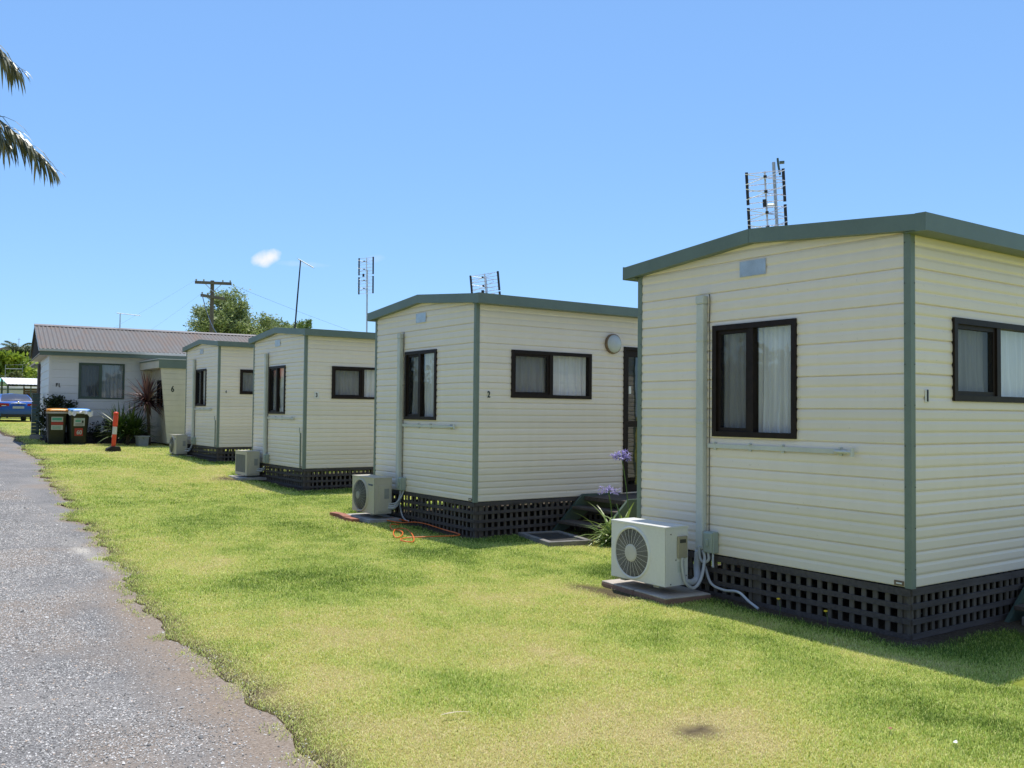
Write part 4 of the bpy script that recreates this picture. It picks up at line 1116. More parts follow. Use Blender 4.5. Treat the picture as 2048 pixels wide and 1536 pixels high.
# ------------------------------------------------------------------ orange cord, litter
def gnd(x, y): return float(gz(y))+.035*(float(fbm(np.array([x*.8]), np.array([y*.8]), 77, 3)[0])-.5)
def cord():
    pts = [(5.54, 10.35), (5.45, 10.37), (5.38, 10.28), (5.32, 10.10), (5.31, 9.91), (5.24, 9.69), (5.10, 9.49), (5.02, 9.45), (5.12, 9.70), (5.31, 10.01), (5.44, 10.12), (5.44, 9.97), (5.32, 9.64), (5.17, 9.30), (5.03, 9.06), (4.93, 9.01), (4.91, 9.13), (5.04, 9.32), (5.15, 9.35), (5.44, 9.17), (5.62, 9.12), (5.78, 9.3), (5.80, 9.68), (5.84, 10.2), (5.81, 10.47), (5.67, 10.55), (5.6, 10.85), (5.74, 10.9), (5.8, 10.6)]
    mb = MB(); mb.tube([(x, y, gnd(x, y)+.034+.008*math.sin(i*1.7)) for i, (x, y) in enumerate(pts)], .0068, 8, smooth=6)
    o = mb.build('extension_cord', ORANGE, None, smooth=True); tag(o, 'orange extension cord looped on the grass beside the cabin numbered 2', 'cord')
cord()
def litter(name, label, x, y, L, w, rz, mat, cat):
    mb = MB(); mb.leaf((0, 0, 0), (1, 0, .25), L, w, .5, 5, .4, side=(0, 1, 0)); o = mb.build(name, mat, None); o.location = (x, y, gnd(x, y)+.03); o.rotation_euler = (0, 0, rz); tag(o, label, cat)
DRYLEAF = plain('dry_leaf', (.50, .42, .30), .7, .2, 30.)
litter('fallen_leaf', 'small whitish leaf lying on the grass in the bottom right corner', 3.955, 2.225, .05, .018, .4, WHITE_P, 'leaf')
litter('fallen_leaf', 'tiny reddish brown leaf on the lawn below the lattice of cabin number 1', 3.883, 2.498, .03, .02, .2, BRICK, 'leaf')
litter('dry_twig', 'pale dry strip of palm leaf lying on the middle of the lawn', 2.26, 3.78, .17, .012, -.25, DRYLEAF, 'twig')
DAND = plain('dandelion_yellow', (.80, .55, .02), .6); STEM = plain('stem_green', (.10, .18, .04), .6)
for x, y, lab in ((5.72, 4.43, 'yellow dandelion by the lattice, left one of the two'), (5.66, 3.98, 'yellow dandelion by the lattice, right one of the two')):
    r = thing('dandelion', lab, 'flower', (x-.2, y, gnd(x, y)), 0, 'dandelions by the lattice')
    mb = MB(); mb.tube([(0, 0, 0), (.01, 0, .06), (.0, .01, .11)], .002, 5); mb.build('stem', STEM, r)
    mb = MB(); mb.lathe([(.003, -.006), (.014, .0), (.012, .006), (.001, .009)], (0, .01, .115), n=9); mb.build('flower', DAND, r)

# ------------------------------------------------------------------ plants
def agapanthus():
    x, y = 6.95, 7.80; g = gnd(x, y); root = thing('agapanthus', 'agapanthus clump with two purple flower heads between cabins 1 and 2', 'plant', (x, y, g))
    LM = leaf_material('agapanthus_leaf', [(.09, .16, .03), (.19, .29, .06), (.36, .43, .14)], .25, .35, .5)
    mb = MB()
    for i in range(190):
        a = rnd.uniform(0, 2*PI); el = rnd.uniform(.5, 1.35); d = (math.cos(a)*math.cos(el), math.sin(a)*math.cos(el), math.sin(el))
        mb.leaf((rnd.gauss(.02, .07), rnd.gauss(0, .09), 0), d, rnd.uniform(.36, .60), rnd.uniform(.036, .056), rnd.uniform(1.0, 2.2), 6, .3)
    mb.build('leaves', LM, root)
    PM = leaf_material('agapanthus_petal', [(.27, .22, .58), (.42, .37, .74), (.68, .64, .90)], .3, .5)
    for top, base in (((.20, .18, .965), (.22, .05, .1)), ((-.14, .02, .60), (-.06, .03, .1))):
        mb = MB(); top = Vector(top); mb.tube([base, (Vector(base)+top)*.5+Vector((.01, 0, .06)), top], .006, 6, smooth=5); st = mb.build('flower_stem', STEM, root)
        mb = MB(); n = 95 if top.z > .8 else 48
        for k in range(n):
            u = rnd.uniform(-.35, 1); a = rnd.uniform(0, 2*PI); q = math.sqrt(1-u*u); d = Vector((q*math.cos(a), q*math.sin(a), u)); d = Vector((d.x*1.15, d.y*1.15, d.z*.72)); c = top+d*rnd.uniform(.02, .108)
            for j in range(5):
                e = (d+Vector((rnd.gauss(0, .5), rnd.gauss(0, .5), rnd.gauss(0, .5)))).normalized(); mb.leaf(c, e, rnd.uniform(.028, .045), .014, .2, 2, .2)
        mb.build('flower_head', PM, st)
        mb = MB()
        for k in range(26):
            u = rnd.uniform(-.3, 1); a = rnd.uniform(0, 2*PI); q = math.sqrt(1-u*u); mb.tube([top, top+Vector((q*math.cos(a), q*math.sin(a), u))*.065], .0014, 3)
        mb.build('flower_stalks', STEM, st)
agapanthus()
def sword_plant(name, label, cat, loc, trunk_h, n, L, w, mat, spread=(-.5, 1.4), droop=(.1, .7), trunk_r=.045, lean=(0, 0), heads=1, head_r=0., tip=False):
    root = thing(name, label, cat, loc)
    if trunk_h > .05:
        mb = MB(); mb.tube([(0, 0, -.1), (lean[0]*.4, lean[1]*.4, trunk_h*.5), (lean[0], lean[1], trunk_h)], [trunk_r*1.2, trunk_r, trunk_r*.9], 9, smooth=4); mb.build('trunk', BARK, root)
    mb = MB()
    if tip: mb.tip = []
    for h in range(heads):
        c = Vector((lean[0]+(rnd.uniform(-head_r, head_r) if heads > 1 else 0), lean[1]+(rnd.uniform(-head_r, head_r)*.5 if heads > 1 else 0), trunk_h+(rnd.uniform(0, .25) if heads > 1 else 0)))
        for i in range(n):
            a = rnd.uniform(0, 2*PI); el = rnd.uniform(*spread); d = (math.cos(a)*math.cos(el), math.sin(a)*math.cos(el), math.sin(el))
            mb.leaf(c+Vector((0, 0, rnd.uniform(-.16, .06))), d, L*rnd.uniform(.7, 1.1), w*rnd.uniform(.8, 1.2), rnd.uniform(*droop), 5, .35)
    mb.build('leaves', mat, root); return root
CORDY = leaf_material('cordyline_leaf', [(.025, .012, .012), (.075, .028, .028), (.22, .12, .11), (.55, .43, .39)], .15, .38, .6)
sword_plant('cordyline', 'dark red cordyline with sword leaves on a thin trunk before the white house', 'plant', (6.80, 28.05, .43), 1.32, 190, .84, .052, CORDY, (-.75, 1.45), (.05, .55), .04, (-.10, 0))
YUC = leaf_material('yucca_leaf', [(.016, .035, .010), (.05, .10, .02), (.13, .20, .04)], .15, .4, .5)
sword_plant('yucca', 'green yucca clump of pointed leaves behind the orange bollard', 'plant', (6.22, 28.15, .42), .30, 60, .80, .06, YUC, (.05, 1.4), (.1, .9), .05, (0, 0), 5, .42)

def leaf_cloud(mb, blobs, size, aspect=.45):
    """leaf blades spread through overlapping lumps: (centre, radii, count)"""
    for c, r, n in blobs:
        c = Vector(c)
        for i in range(n):
            a = rnd.uniform(0, 2*PI); u = rnd.uniform(-1, 1); q = math.sqrt(1-u*u); k = rnd.random()**.45
            k *= .78+.35*math.sin(a*3+c.x*5)*math.cos(u*4+c.z*3)
            p = c+Vector((q*math.cos(a)*r[0], q*math.sin(a)*r[1], u*r[2]))*k
            d = Vector((rnd.gauss(0, 1), rnd.gauss(0, 1), rnd.gauss(.1, .8))).normalized(); s = d.orthogonal().normalized(); s = (s*math.cos(a)+d.cross(s)*math.sin(a))
            L = size*rnd.uniform(.6, 1.3); w = L*aspect
            mb.add([p, p+d*L*.5+s*w*.5, p+d*L, p+d*L*.5-s*w*.5], [(0, 1, 2, 3)])
def shrub(name, label, loc, blobs, size, mat, stems=5, cat='shrub'):
    root = thing(name, label, cat, loc); mb = MB(); leaf_cloud(mb, blobs, size); mb.build('foliage', mat, root)
    mb = MB()
    for i in range(stems):
        b = rnd.choice(blobs)[0]; mb.tube([(rnd.gauss(0, .05), rnd.gauss(0, .05), -.05), (b[0]*.5, b[1]*.5, b[2]*.5), b], [.02, .014, .006], 5, smooth=4)
    mb.build('stems', BARK, root); return root
SHR = leaf_material('shrub_leaf', [(.010, .020, .010), (.028, .05, .018), (.09, .12, .035)], .2, .4)
SHRD = leaf_material('dark_shrub_leaf', [(.005, .008, .005), (.012, .02, .010), (.03, .045, .02)], .1, .5)
shrub('flowering_shrub', 'dark green shrub growing behind the yellow lidded bin', (4.55, 29.62, .42), [((-.05, 0, 1.05), (.32, .16, .36), 420), ((.32, 0, 1.15), (.36, .14, .24), 300), ((-.2, 0, .6), (.22, .14, .45), 300), ((.05, -.05, 1.3), (.2, .12, .16), 200), ((-.36, -.02, .75), (.14, .14, .6), 420), ((-.1, 0, 1.2), (.3, .16, .3), 400)], .085, SHR)
shrub('low_shrub', 'low dark bush against the house wall between the blue lidded bin and the bollard', (5.85, 29.2, .42), [((-.25, 0, .35), (.35, .22, .38), 420), ((.25, 0, .38), (.4, .22, .36), 420), ((.05, -.05, .62), (.25, .18, .2), 200)], .075, SHRD)
def pail():
    root = thing('plastic_tub', 'square white plastic tub standing under the cordyline', 'tub', (6.52, 27.75, .40), .1)
    mb = MB(); r0, r1, h = .13, .15, .30
    mb.add([(-r0, -r0, 0), (r0, -r0, 0), (r0, r0, 0), (-r0, r0, 0), (-r1, -r1, h), (r1, -r1, h), (r1, r1, h), (-r1, r1, h)], [(0, 3, 2, 1), (0, 1, 5, 4), (1, 2, 6, 5), (2, 3, 7, 6), (3, 0, 4, 7)])
    mb.build('body', plain('greyish_tub', (.25, .28, .31), .5, .1, 8.), root, bevel=.01)
    mb = MB(); t = .02
    for a, b in (((-r1-t, -r1-t), (r1+t, -r1)), ((-r1-t, r1), (r1+t, r1+t)), ((-r1-t, -r1), (-r1, r1)), ((r1, -r1), (r1+t, r1))): mb.box((*a, h-.03), (*b, h+.005))
    mb.build('rim', MATS['greyish_tub'], root)
pail()

# ------------------------------------------------------------------ trees
def tree(label, loc, h, blobs, size, mat, r=.16, group=None, limbs=9, cat='tree', aspect=.42):
    root = thing('tree', label, cat, loc, 0, group)
    mb = MB(); mb.tube([(0, 0, -.3), (.05*h*.1, 0, h*.3), (.02, .05, h*.62)], [r*1.25, r, r*.55], 9, smooth=5)
    for i in range(limbs):
        c = Vector(blobs[i % len(blobs)][0]); z0 = h*rnd.uniform(.25, .55)
        mb.tube([(0, 0, z0), (c.x*.4, c.y*.4, z0+(c.z-z0)*.5+.1), c], [r*.5, r*.3, r*.1], 6, smooth=4)
    mb.build('trunk', BARK, root)
    mb = MB(); leaf_cloud(mb, blobs, size, aspect); mb.build('crown', mat, root); return root
TL = leaf_material('tree_leaf', [(.09, .13, .045), (.22, .29, .10), (.38, .45, .19), (.58, .63, .36)], .35, .5, .5)
TL2 = leaf_material('pale_tree_leaf', [(.12, .20, .06), (.2, .3, .1), (.3, .36, .16)], .35, .5)
def lumps(cx, cy, cz, rx, ry, rz, n, cnt, sr=.42):
    out = []
    for i in range(n):
        a = rnd.uniform(0, 2*PI); u = rnd.uniform(-.9, 1); q = math.sqrt(max(0, 1-u*u)); k = rnd.uniform(.3, .92)
        s = rnd.uniform(.7, 1.25)*sr
        out.append(((cx+q*math.cos(a)*rx*k, cy+q*math.sin(a)*ry*k, cz+u*rz*k), (rx*s, ry*s, rz*s*.85), cnt))
    return out
rnd.seed(2024)
g48 = float(gz(48))
tree('large grey green tree with a dense crown beside the power pole', (15.9, 48.5, g48), 7.4, lumps(-.15, 0, 5.15, 2.1, 1.8, 1.9, 80, 470, .36), .15, TL, .2, 'trees behind the rusty roofed house', 14)
tree('smaller grey green tree right of the large one behind the cabin roof', (18.6, 48.5, g48), 5.6, lumps(-.2, 0, 4.7, 1.9, 1.2, 1.2, 46, 420, .38), .15, TL, .14, 'trees behind the rusty roofed house', 8)
tree('thin feathery pale green treetop beside the leaning antenna mast', (17.2, 42., float(gz(42))), 5.2, lumps(.1, 0, 4.5, .40, .38, .75, 10, 110, .42), .15, TL2, .06, 'trees behind the rusty roofed house', 5)

rnd.seed(5)
def palm(label, loc, h, fronds, mat, rach, trunk=.24):
    root = thing('palm_tree', label, 'palm tree', loc)
    mb = MB(); n = 26; rr = []; pts = []
    for i in range(n+1): pts.append((.06*math.sin(i*.25), 0, -.2+(h+.1)*i/n)); rr.append(trunk*(1.12 if i % 2 else .98)*(1.25-.3*min(1, i/8)))
    mb.tube(pts, rr, 12); mb.build('trunk', BARK, root)
    for (dirn, el, L, droop, w) in fronds:
        d = Vector((dirn[0], dirn[1], 0)).normalized()*math.cos(el)+Vector((0, 0, math.sin(el))); p = Vector((0, 0, h)); P = [p.copy()]; D = []
        m = 26
        for i in range(m):
            t = i/m; d = (d+Vector((0, 0, -droop/m*(.4+1.6*t)))).normalized(); p = p+d*(L/m); P.append(p.copy()); D.append(d.copy())
        mb = MB(); mb.tube(P, [.035, .022, .012, .004], 6); f = mb.build('frond_stem', rach, root)
        mb = MB()
        for i in range(3, m*8):
            t = i/(m*8); k = min(m-1, int(t*m)); fr = t*m-k; q = P[k].lerp(P[k+1], fr); dd = D[k]
            s = dd.cross(Vector((0, 0, 1))).normalized(); up = s.cross(dd).normalized()
            ln = w*(math.sin(PI*min(1, .2+t*.74))**.5)*rnd.uniform(.75, 1.15)
            for sg in (-1, 1):
                e = (s*sg*rnd.uniform(.45, 1.0)+dd*rnd.uniform(.25, .75)+up*rnd.uniform(-.35, .5)).normalized()
                mb.leaf(q, e, ln, .038, rnd.uniform(.9, 2.0), 4, .3)
        mb.build('frond', mat, f)
    return root
PALM = leaf_material('palm_leaflet', [(.035, .045, .016), (.09, .10, .036), (.17, .165, .075), (.28, .25, .15)], .15, .35, .6)
RACH = plain('palm_stem', (.17, .13, .06), .6, .2, 8.)
fr = [((1, .0), .60, 5.15, 1.38, .85), ((1, .0), .16, 5.5, .9, .80), ((1, -.03), .30, 5.0, 1.2, .8), ((1, .5), .3, 4.6, 1.9, .5), ((1, -.55), .45, 4.5, 2.2, .5)]
for k in range(16): fr.append(((math.cos(k*.9+1.6), math.sin(k*.9+1.6)), rnd.uniform(.0, 1.2), 4.4, rnd.uniform(1.4, 2.4), .5))
fr = fr[:3]+[f for f in fr[3:] if f[0][0] < .35]
palm('palm tree whose drooping frond tips hang in from the left above the road', (-3.07, 14., float(gz(14.))), 5.98, fr, PALM, RACH)
PALM2 = leaf_material('far_palm_leaflet', [(.05, .09, .03), (.10, .15, .05), (.2, .24, .1)], .2, .5)
fr = [((math.cos(k*.55), math.sin(k*.55)), rnd.uniform(.15, 1.25), 2.6, rnd.uniform(1.2, 2.2), .5) for k in range(26)]
palm('small far palm in front of the wooded hill', (12.75, 108., 1.06), 5.7, fr, PALM2, RACH, .3)

BUSH = leaf_material('bright_bush_leaf', [(.16, .24, .03), (.30, .40, .05), (.45, .52, .09)], .3, .5)
BUSH2 = leaf_material('olive_bush_leaf', [(.08, .10, .04), (.17, .20, .07), (.3, .32, .14)], .25, .5)
def bigbush(label, loc, h, rx, ry, rz, n, cnt, size, mat): return tree(label, loc, h, lumps(0, 0, h-rz, rx, ry, rz, n, cnt, .36), size, mat, .22, 'trees beyond the carport', 8, 'tree', .6)
bigbush('bright yellow green spreading tree behind the carport', (6.9, 84., 1.03), 5.0, 4.4, 2.6, 1.5, 50, 330, .40, BUSH)
bigbush('olive green tree in the shade below the bright spreading tree', (8.0, 78., 1.02), 3.2, 2.0, 1.4, 1.3, 22, 220, .30, BUSH2)
bigbush('dark olive tree next to the distant grey house', (14.2, 99., 1.05), 3.3, 1.6, 1.6, 1.3, 14, 110, .3, BUSH2)

# ------------------------------------------------------------------ power pole and lines
POLEW = wood_material('pole_timber', (.09, .08, .07), (.21, .19, .165), .9, 2)
def pole():
    x, y = 13.37, 44.; g = float(gz(y)); root = thing('power_pole', 'weathered timber power pole with two cross arms in front of the large tree', 'power pole', (x, y, g))
    H = 7.62-g
    mb = MB(); mb.cyl((0, 0, -.4), (0, 0, H), .105, .088, 12); mb.build('post', POLEW, root)
    c1, s1 = math.cos(-.35), math.sin(-.35)
    for z, l, r, c, s, nm in ((H-.13, -.83, .83, c1, s1, 0), (H-.80, -.75, .75, math.cos(.5), math.sin(.5), 1)):
        ax = lambda t, d=-.15: (t*c-d*s*0, t*s+d, z)
        mb = MB(); a = Vector(ax(l)); b = Vector(ax(r)); u = (b-a).normalized(); w = Vector((-u.y, u.x, 0))*.05; h = Vector((0, 0, .065))
        mb.add([a-w-h, b-w-h, b+w-h, a+w-h, a-w+h, b-w+h, b+w+h, a+w+h], [(0, 3, 2, 1), (4, 5, 6, 7), (0, 1, 5, 4), (1, 2, 6, 5), (2, 3, 7, 6), (3, 0, 4, 7)]); arm = mb.build('cross_arm', POLEW, root)
        for t in (l+.06, l+.4, r-.4, r-.06):
            mb = MB(); p = Vector(ax(t)); mb.lathe([(.012, .06), (.03, .09), (.045, .12), (.03, .16), (.001, .17)], p, n=9); mb.build('insulator', BOX_GREY, arm)
        if nm == 0:
            for sg in (-1, 1):
                mb = MB(); mb.tube([ax(sg*.42), (0, -.17, z-.42)], .016, 5); mb.build('brace', ALU, arm)
    return g, H
pg, pH = pole()
def wire(label, a, b, sag, r=.012):
    a, b = Vector(a), Vector(b); mb = MB(); mb.tube([a.lerp(b, t)-Vector((0, 0, sag*4*t*(1-t))) for t in np.linspace(0, 1, 24)], r, 5)
    o = mb.build('power_line', BLACK, None); tag(o, label, 'power line', 'power lines')
wire('dark service cable running steeply down from the lower cross arm to the house roof', (12.75, 43.5, 6.86), (10.6, 34.0, 4.2), .25, .02)
wire('thin wire running down leftwards from the end of the upper cross arm', (12.6, 43.9, 7.6), (5.4, 40.6, 3.0), .12, .0025)
wire('thin wire running down leftwards from the end of the lower cross arm', (12.8, 43.7, 6.95), (6.3, 40.6, 2.2), .12, .0025)
wire('thin wire running down rightwards behind the leaning antenna mast', (14.0, 44., 7.6), (60., 78., 5.0), 1.0, .005)

# ------------------------------------------------------------------ far car, carport and neighbours
def car():
    x, y = 6.30, 52.2; g = float(gz(53)); root = thing('parked_car', 'blue sedan parked on the grass beyond the house, seen from behind', 'car', (x, y, g), math.radians(2))
    m, nt = nodes_of('blue_car_paint'); N = NT(nt); N.out(N.bsdf((.002, .075, .38), .3, None, .0, .4, .4)); PAINT = m
    # body: stations along y from the tail (0) to the nose (4.5); half outline (x, z)
    st = [(0.0, [(.0, .42), (.62, .42), (.74, .50), (.76, .62), (.70, .72), (.0, .74)]),
          (.10, [(.0, .30), (.74, .30), (.84, .45), (.86, .66), (.80, .90), (.0, .96)]),
          (.30, [(.0, .24), (.80, .24), (.89, .42), (.905, .68), (.84, .96), (.0, 1.03)]),
          (.70, [(.0, .22), (.82, .22), (.90, .42), (.915, .70), (.85, .97), (.0, 1.05)]),
          (1.6, [(.0, .20), (.83, .20), (.90, .40), (.915, .70), (.85, .94), (.0, .97)]),
          (2.9, [(.0, .20), (.83, .20), (.90, .40), (.91, .68), (.85, .92), (.0, .95)]),
          (3.5, [(.0, .20), (.82, .20), (.89, .40), (.90, .66), (.80, .86), (.0, .93)]),
          (4.2, [(.0, .22), (.76, .22), (.84, .40), (.84, .58), (.72, .74), (.0, .80)]),
          (4.5, [(.0, .32), (.60, .32), (.68, .42), (.68, .54), (.60, .62), (.0, .66)])]
    def loft(st, mb, mi=0):
        vs = []; n = len(st[0][1])
        for yy, half in st: vs += [(-a, yy, z) for a, z in half[::-1]]+[(a, yy, z) for a, z in half[1:]]
        k = 2*n-1; fs = [(i*k+j, i*k+j+1, (i+1)*k+j+1, (i+1)*k+j) for i in range(len(st)-1) for j in range(k-1)]
        fs += [tuple(range(k))[::-1], tuple(range((len(st)-1)*k, len(st)*k))]; mb.add(vs, fs, mi)
    mb = MB(); loft(st, mb); b = mb.build('body', PAINT, root, smooth=True, flat_angle=50)
    cab = [(.62, [(.0, 1.0), (.80, .96), (.78, 1.0), (.0, 1.04)]), (.95, [(.0, .95), (.80, .95), (.70, 1.22), (.0, 1.26)]), (1.45, [(.0, .95), (.80, .95), (.62, 1.38), (.0, 1.43)]), (2.2, [(.0, .95), (.80, .95), (.62, 1.40), (.0, 1.45)]), (2.8, [(.0, .95), (.80, .95), (.64, 1.32), (.0, 1.36)]), (3.45, [(.0, .9), (.78, .90), (.74, .93), (.0, .97)])]
    mb = MB(); loft(cab, mb); mb.build('cabin', PAINT, root, smooth=True, flat_angle=50)
    CG = plain('car_glass', (.05, .06, .10), .08, .1, 3., 0)
    rows = [(.66, .70, 1.045, 1.085), (.95, .635, 1.24, 1.278), (1.38, .56, 1.385, 1.425)]; vs = []
    for yy, xx, z1, z2 in rows: vs += [(-xx, yy, z1), (-xx*.5, yy-.012, (z1+z2)/2), (0, yy-.018, z2), (xx*.5, yy-.012, (z1+z2)/2), (xx, yy, z1)]
    mb = MB(); mb.add(vs, [(i*5+k, i*5+k+1, i*5+k+6, i*5+k+5) for i in (0, 1) for k in range(4)]); mb.build('rear_window', CG, root, smooth=True)
    for s in (-1, 1):
        mb = MB(); mb.add([(s*.775, 1.0, 1.02), (s*.775, 2.75, 1.0), (s*.66, 2.6, 1.29), (s*.645, 1.5, 1.35)], [(0, 1, 2, 3)]); mb.v = [(v[0]+s*.012, v[1], v[2]) for v in mb.v]; mb.build('side_window', CG, root)
        mb = MB(); mb.prism([(s*.40, .76), (s*.84, .74), (s*.85, .93), (s*.42, .91)] if s > 0 else [(-.42, .91), (-.85, .93), (-.84, .74), (-.40, .76)], 1, .03, .16)
        mb.build('tail_light', plain('red_lens', (.30, .008, .008), .25, .1, 8.), root)
        mb = MB(); mb.box((s*.65-.1, .0, .79), (s*.65+.1, .028, .815)); mb.build('reversing_light', WHITE_P, root)
        for yy in (.85, 3.5):
            mb = MB(); a, c = sorted((s*.70, s*.90)); mb.cyl((a, yy, .31), (c, yy, .31), .315, n=22); w = mb.build('wheel', RUBBER, root)
            mb = MB(); mb.cyl((s*.885, yy, .31), (s*.908, yy, .31), .20, n=16); mb.build('rim', ALU, w)
        mb = MB(); mb.box((s*.93-.07, 2.7, .96), (s*.93+.07, 2.78, 1.08)); mb.build('mirror', PAINT, root)
    mb = MB(); mb.box((-.26, -.012, .66), (.26, .0, .77)); mb.build('number_plate', plain('plate_white', (.40, .44, .48), .5), root)
    mb = MB(); mb.box((-.34, .03, .90), (.34, .075, .925)); mb.lathe([(.05, .0), (.04, .015), (.001, .018)], (.0, .02, .965), (0, -1, 0), 12); mb.build('chrome_strip', ALU_BRIGHT, root)
    mb = MB(); mb.box((-.75, .04, .26), (.75, .10, .40)); mb.build('bumper_insert', BLACK, root)
car()
def carport():
    g = float(gz(62)); root = thing('carport', 'carport with a bright white sloping roof on dark posts behind the blue car', 'carport', (6.75, 61., g))
    mb = MB(); n = 30; vs = []
    for i in range(n+1):
        x = 2.9*i/n; d = .012*(i % 2); vs += [(x, 0, 2.86-g+d), (x, 3.2, 3.32-g+d)]
    mb.add(vs, [(2*i, 2*i+2, 2*i+3, 2*i+1) for i in range(n)]); mb.build('roof', plain('white_roofing', (.80, .80, .79), .5, .05, 2.), root)
    mb = MB(); mb.box((.02, -.02, 2.76-g), (2.9, .0, 2.855-g)); mb.build('fascia', BLACK, root)
    for x, w in ((.05, .05), (1.25, .03), (2.75, .05)):
        for y in (.05, 3.0):
            mb = MB(); mb.box((x-w, y, -.2), (x+w, y+2*w, 2.85-g+y*.14)); mb.build('post', GREEN_DARK, root)
carport()
def timber_screen():
    g = float(gz(63)); root = thing('timber_screen', 'brown horizontal slat screen under the right half of the carport', 'fence', (7.85, 63., g))
    m = wood_material('brown_slats', (.07, .04, .03), (.16, .10, .075))
    mb = MB()
    for k in range(13): mb.box((0, 0, .05+k*.135), (2.0, .02, .165+k*.135))
    mb.build('slats', m, root)
    for x in (.0, 1.0, 1.92):
        mb = MB(); mb.box((x, .021, -.2), (x+.08, .09, 1.85)); mb.build('post', m, root)
timber_screen()
def caravan():
    g = float(gz(70)); root = thing('caravan', 'white caravan with a blank wall seen through the carport', 'caravan', (6.6, 69., g))
    mb = MB(); mb.prism([(0, .45), (3.1, .45), (3.1, 1.75), (2.95, 1.95), (.15, 1.95), (0, 1.75)], 1, 0, 2.2); mb.build('body', plain('caravan_white', (.62, .62, .62), .4, .06, 1.), root, bevel=.05)
    mb = MB(); mb.box((.0, -.02, 1.74), (3.1, .0, 1.80)); mb.build('stripe', GREEN_DARK, root)
    for x in (1.2, 1.8):
        mb = MB(); mb.cyl((x, -.02, .3), (x, .2, .3), .3, n=18); mb.build('wheel', RUBBER, root)
    mb = MB(); mb.box((2.2, -.012, 1.0), (2.9, -.001, 1.55)); mb.build('window', MATS['car_glass'], root)
caravan()
def gazebo():
    g = float(gz(66)); root = thing('gazebo', 'teal topped gazebo tent at the left edge beside the carport', 'gazebo', (5.75, 66., g))
    TEAL = plain('teal_canvas', (.12, .52, .50), .7, .1, 3.)
    mb = MB(); h = 2.25; a = 1.45; mb.add([(-a, -a, h-.05), (a, -a, h-.05), (a, a, h-.05), (-a, a, h-.05), (0, 0, h+.75)], [(0, 1, 4), (1, 2, 4), (2, 3, 4), (3, 0, 4)]); c = mb.build('canopy', TEAL, root)
    mb = MB(); mb.add([(-a, -a, h-.28), (a, -a, h-.28), (a, a, h-.28), (-a, a, h-.28), (-a, -a, h-.055), (a, -a, h-.055), (a, a, h-.055), (-a, a, h-.055)], [(0, 1, 5, 4), (1, 2, 6, 5), (2, 3, 7, 6), (3, 0, 4, 7)]); mb.build('valance', plain('pale_green_canvas', (.5, .66, .52), .7, .1, 3.), c)
    for x in (-a+.05, a-.05):
        for y in (-a+.05, a-.05):
            mb = MB(); mb.tube([(x, y, -.1), (x, y, h-.06)], .025, 6); mb.build('leg', WHITE_P, root)
gazebo()
def green_locker():
    g = float(gz(32.6)); root = thing('garden_locker', 'narrow dark green slatted locker standing against the end wall of the white house', 'locker', (4.29, 32.4, g), math.radians(-5))
    mb = MB()
    for k in range(12): mb.box((0, 0, .06+k*.112), (.22, .36, .16+k*.112))
    mb.build('slats', GREEN_DARK, root)
    mb = MB(); mb.box((-.015, -.015, 1.40), (.235, .375, 1.43)); mb.build('top', GREEN_DARK, root)
    mb = MB(); mb.box((-.05, -.16, -.05), (.24, -.005, .13)); mb.build('step', CONCRETE, root)
green_locker()
def far_house():
    g = float(gz(92)); root = thing('far_house', 'distant two storey house with a grey roof and a veranda', 'house', (11.5, 92., g))
    W = plain('far_wall', (.42, .42, .42), .7, .1, 1.); R_ = plain('far_roof', (.34, .33, .33), .6, .1, 1.)
    mb = MB(); mb.box((0, 0, -.2), (5, 5, 3.55)); mb.build('wall', W, root)
    mb = MB(); mb.prism([(-.35, 3.5), (2.5, 4.65), (5.35, 3.5), (5.35, 3.58), (2.5, 4.75), (-.35, 3.58)], 1, -.3, 5.3) if False else mb.add([(-.3, -1.4, 3.45), (5.3, -1.4, 3.45), (5.3, 2.5, 3.98), (.2, 2.5, 3.98), (5.3, 5.4, 3.5), (-.3, 5.4, 3.5)], [(0, 1, 2, 3), (3, 2, 4, 5)]); mb.build('roof', R_, root)
    for x in (.0, 1.6, 3.2, 4.9):
        mb = MB(); mb.box((x, -1.3, -.2), (x+.09, -1.21, 3.46)); mb.build('veranda_post', WHITE_P, root)
    mb = MB(); mb.box((-.1, -1.35, 2.3), (5.1, -1.3, 2.4)); mb.build('rail', WHITE_P, root)
    for x in (.7, 2.6):
        mb = MB(); mb.box((x, -.03, 2.5), (x+1.1, -.005, 3.3)); mb.build('window', MATS['car_glass'], root)
    o2 = thing('far_shed', 'distant pale shed with a steep dark roof by the grey house', 'shed', (13.2, 104., 1.06))
    mb = MB(); mb.box((0, 0, 0), (4, 4, 4.2)); mb.build('wall', W, o2); mb = MB(); mb.prism([(-.3, 4.1), (2, 6.0), (4.3, 4.1)], 1, -.3, 4.3); mb.build('roof', plain('dark_far_roof', (.16, .15, .15), .6), o2)
far_house()
def line_frame():
    g = float(gz(71)); root = thing('clothes_frame', 'thin pale metal frame above the gazebo before the trees', 'frame', (7.72, 71., g))
    mb = MB(); mb.tube([(0, 0, -.2), (0, 0, 3.45), (1.05, 0, 3.5), (1.05, 0, 3.0)], .018, 6); mb.build('pipe', AC_GREY, root)
    mb = MB(); mb.tube([(0, .1, 3.2), (1.05, .1, 3.22)], .015, 5); mb.build('line', ALU, root)
line_frame()
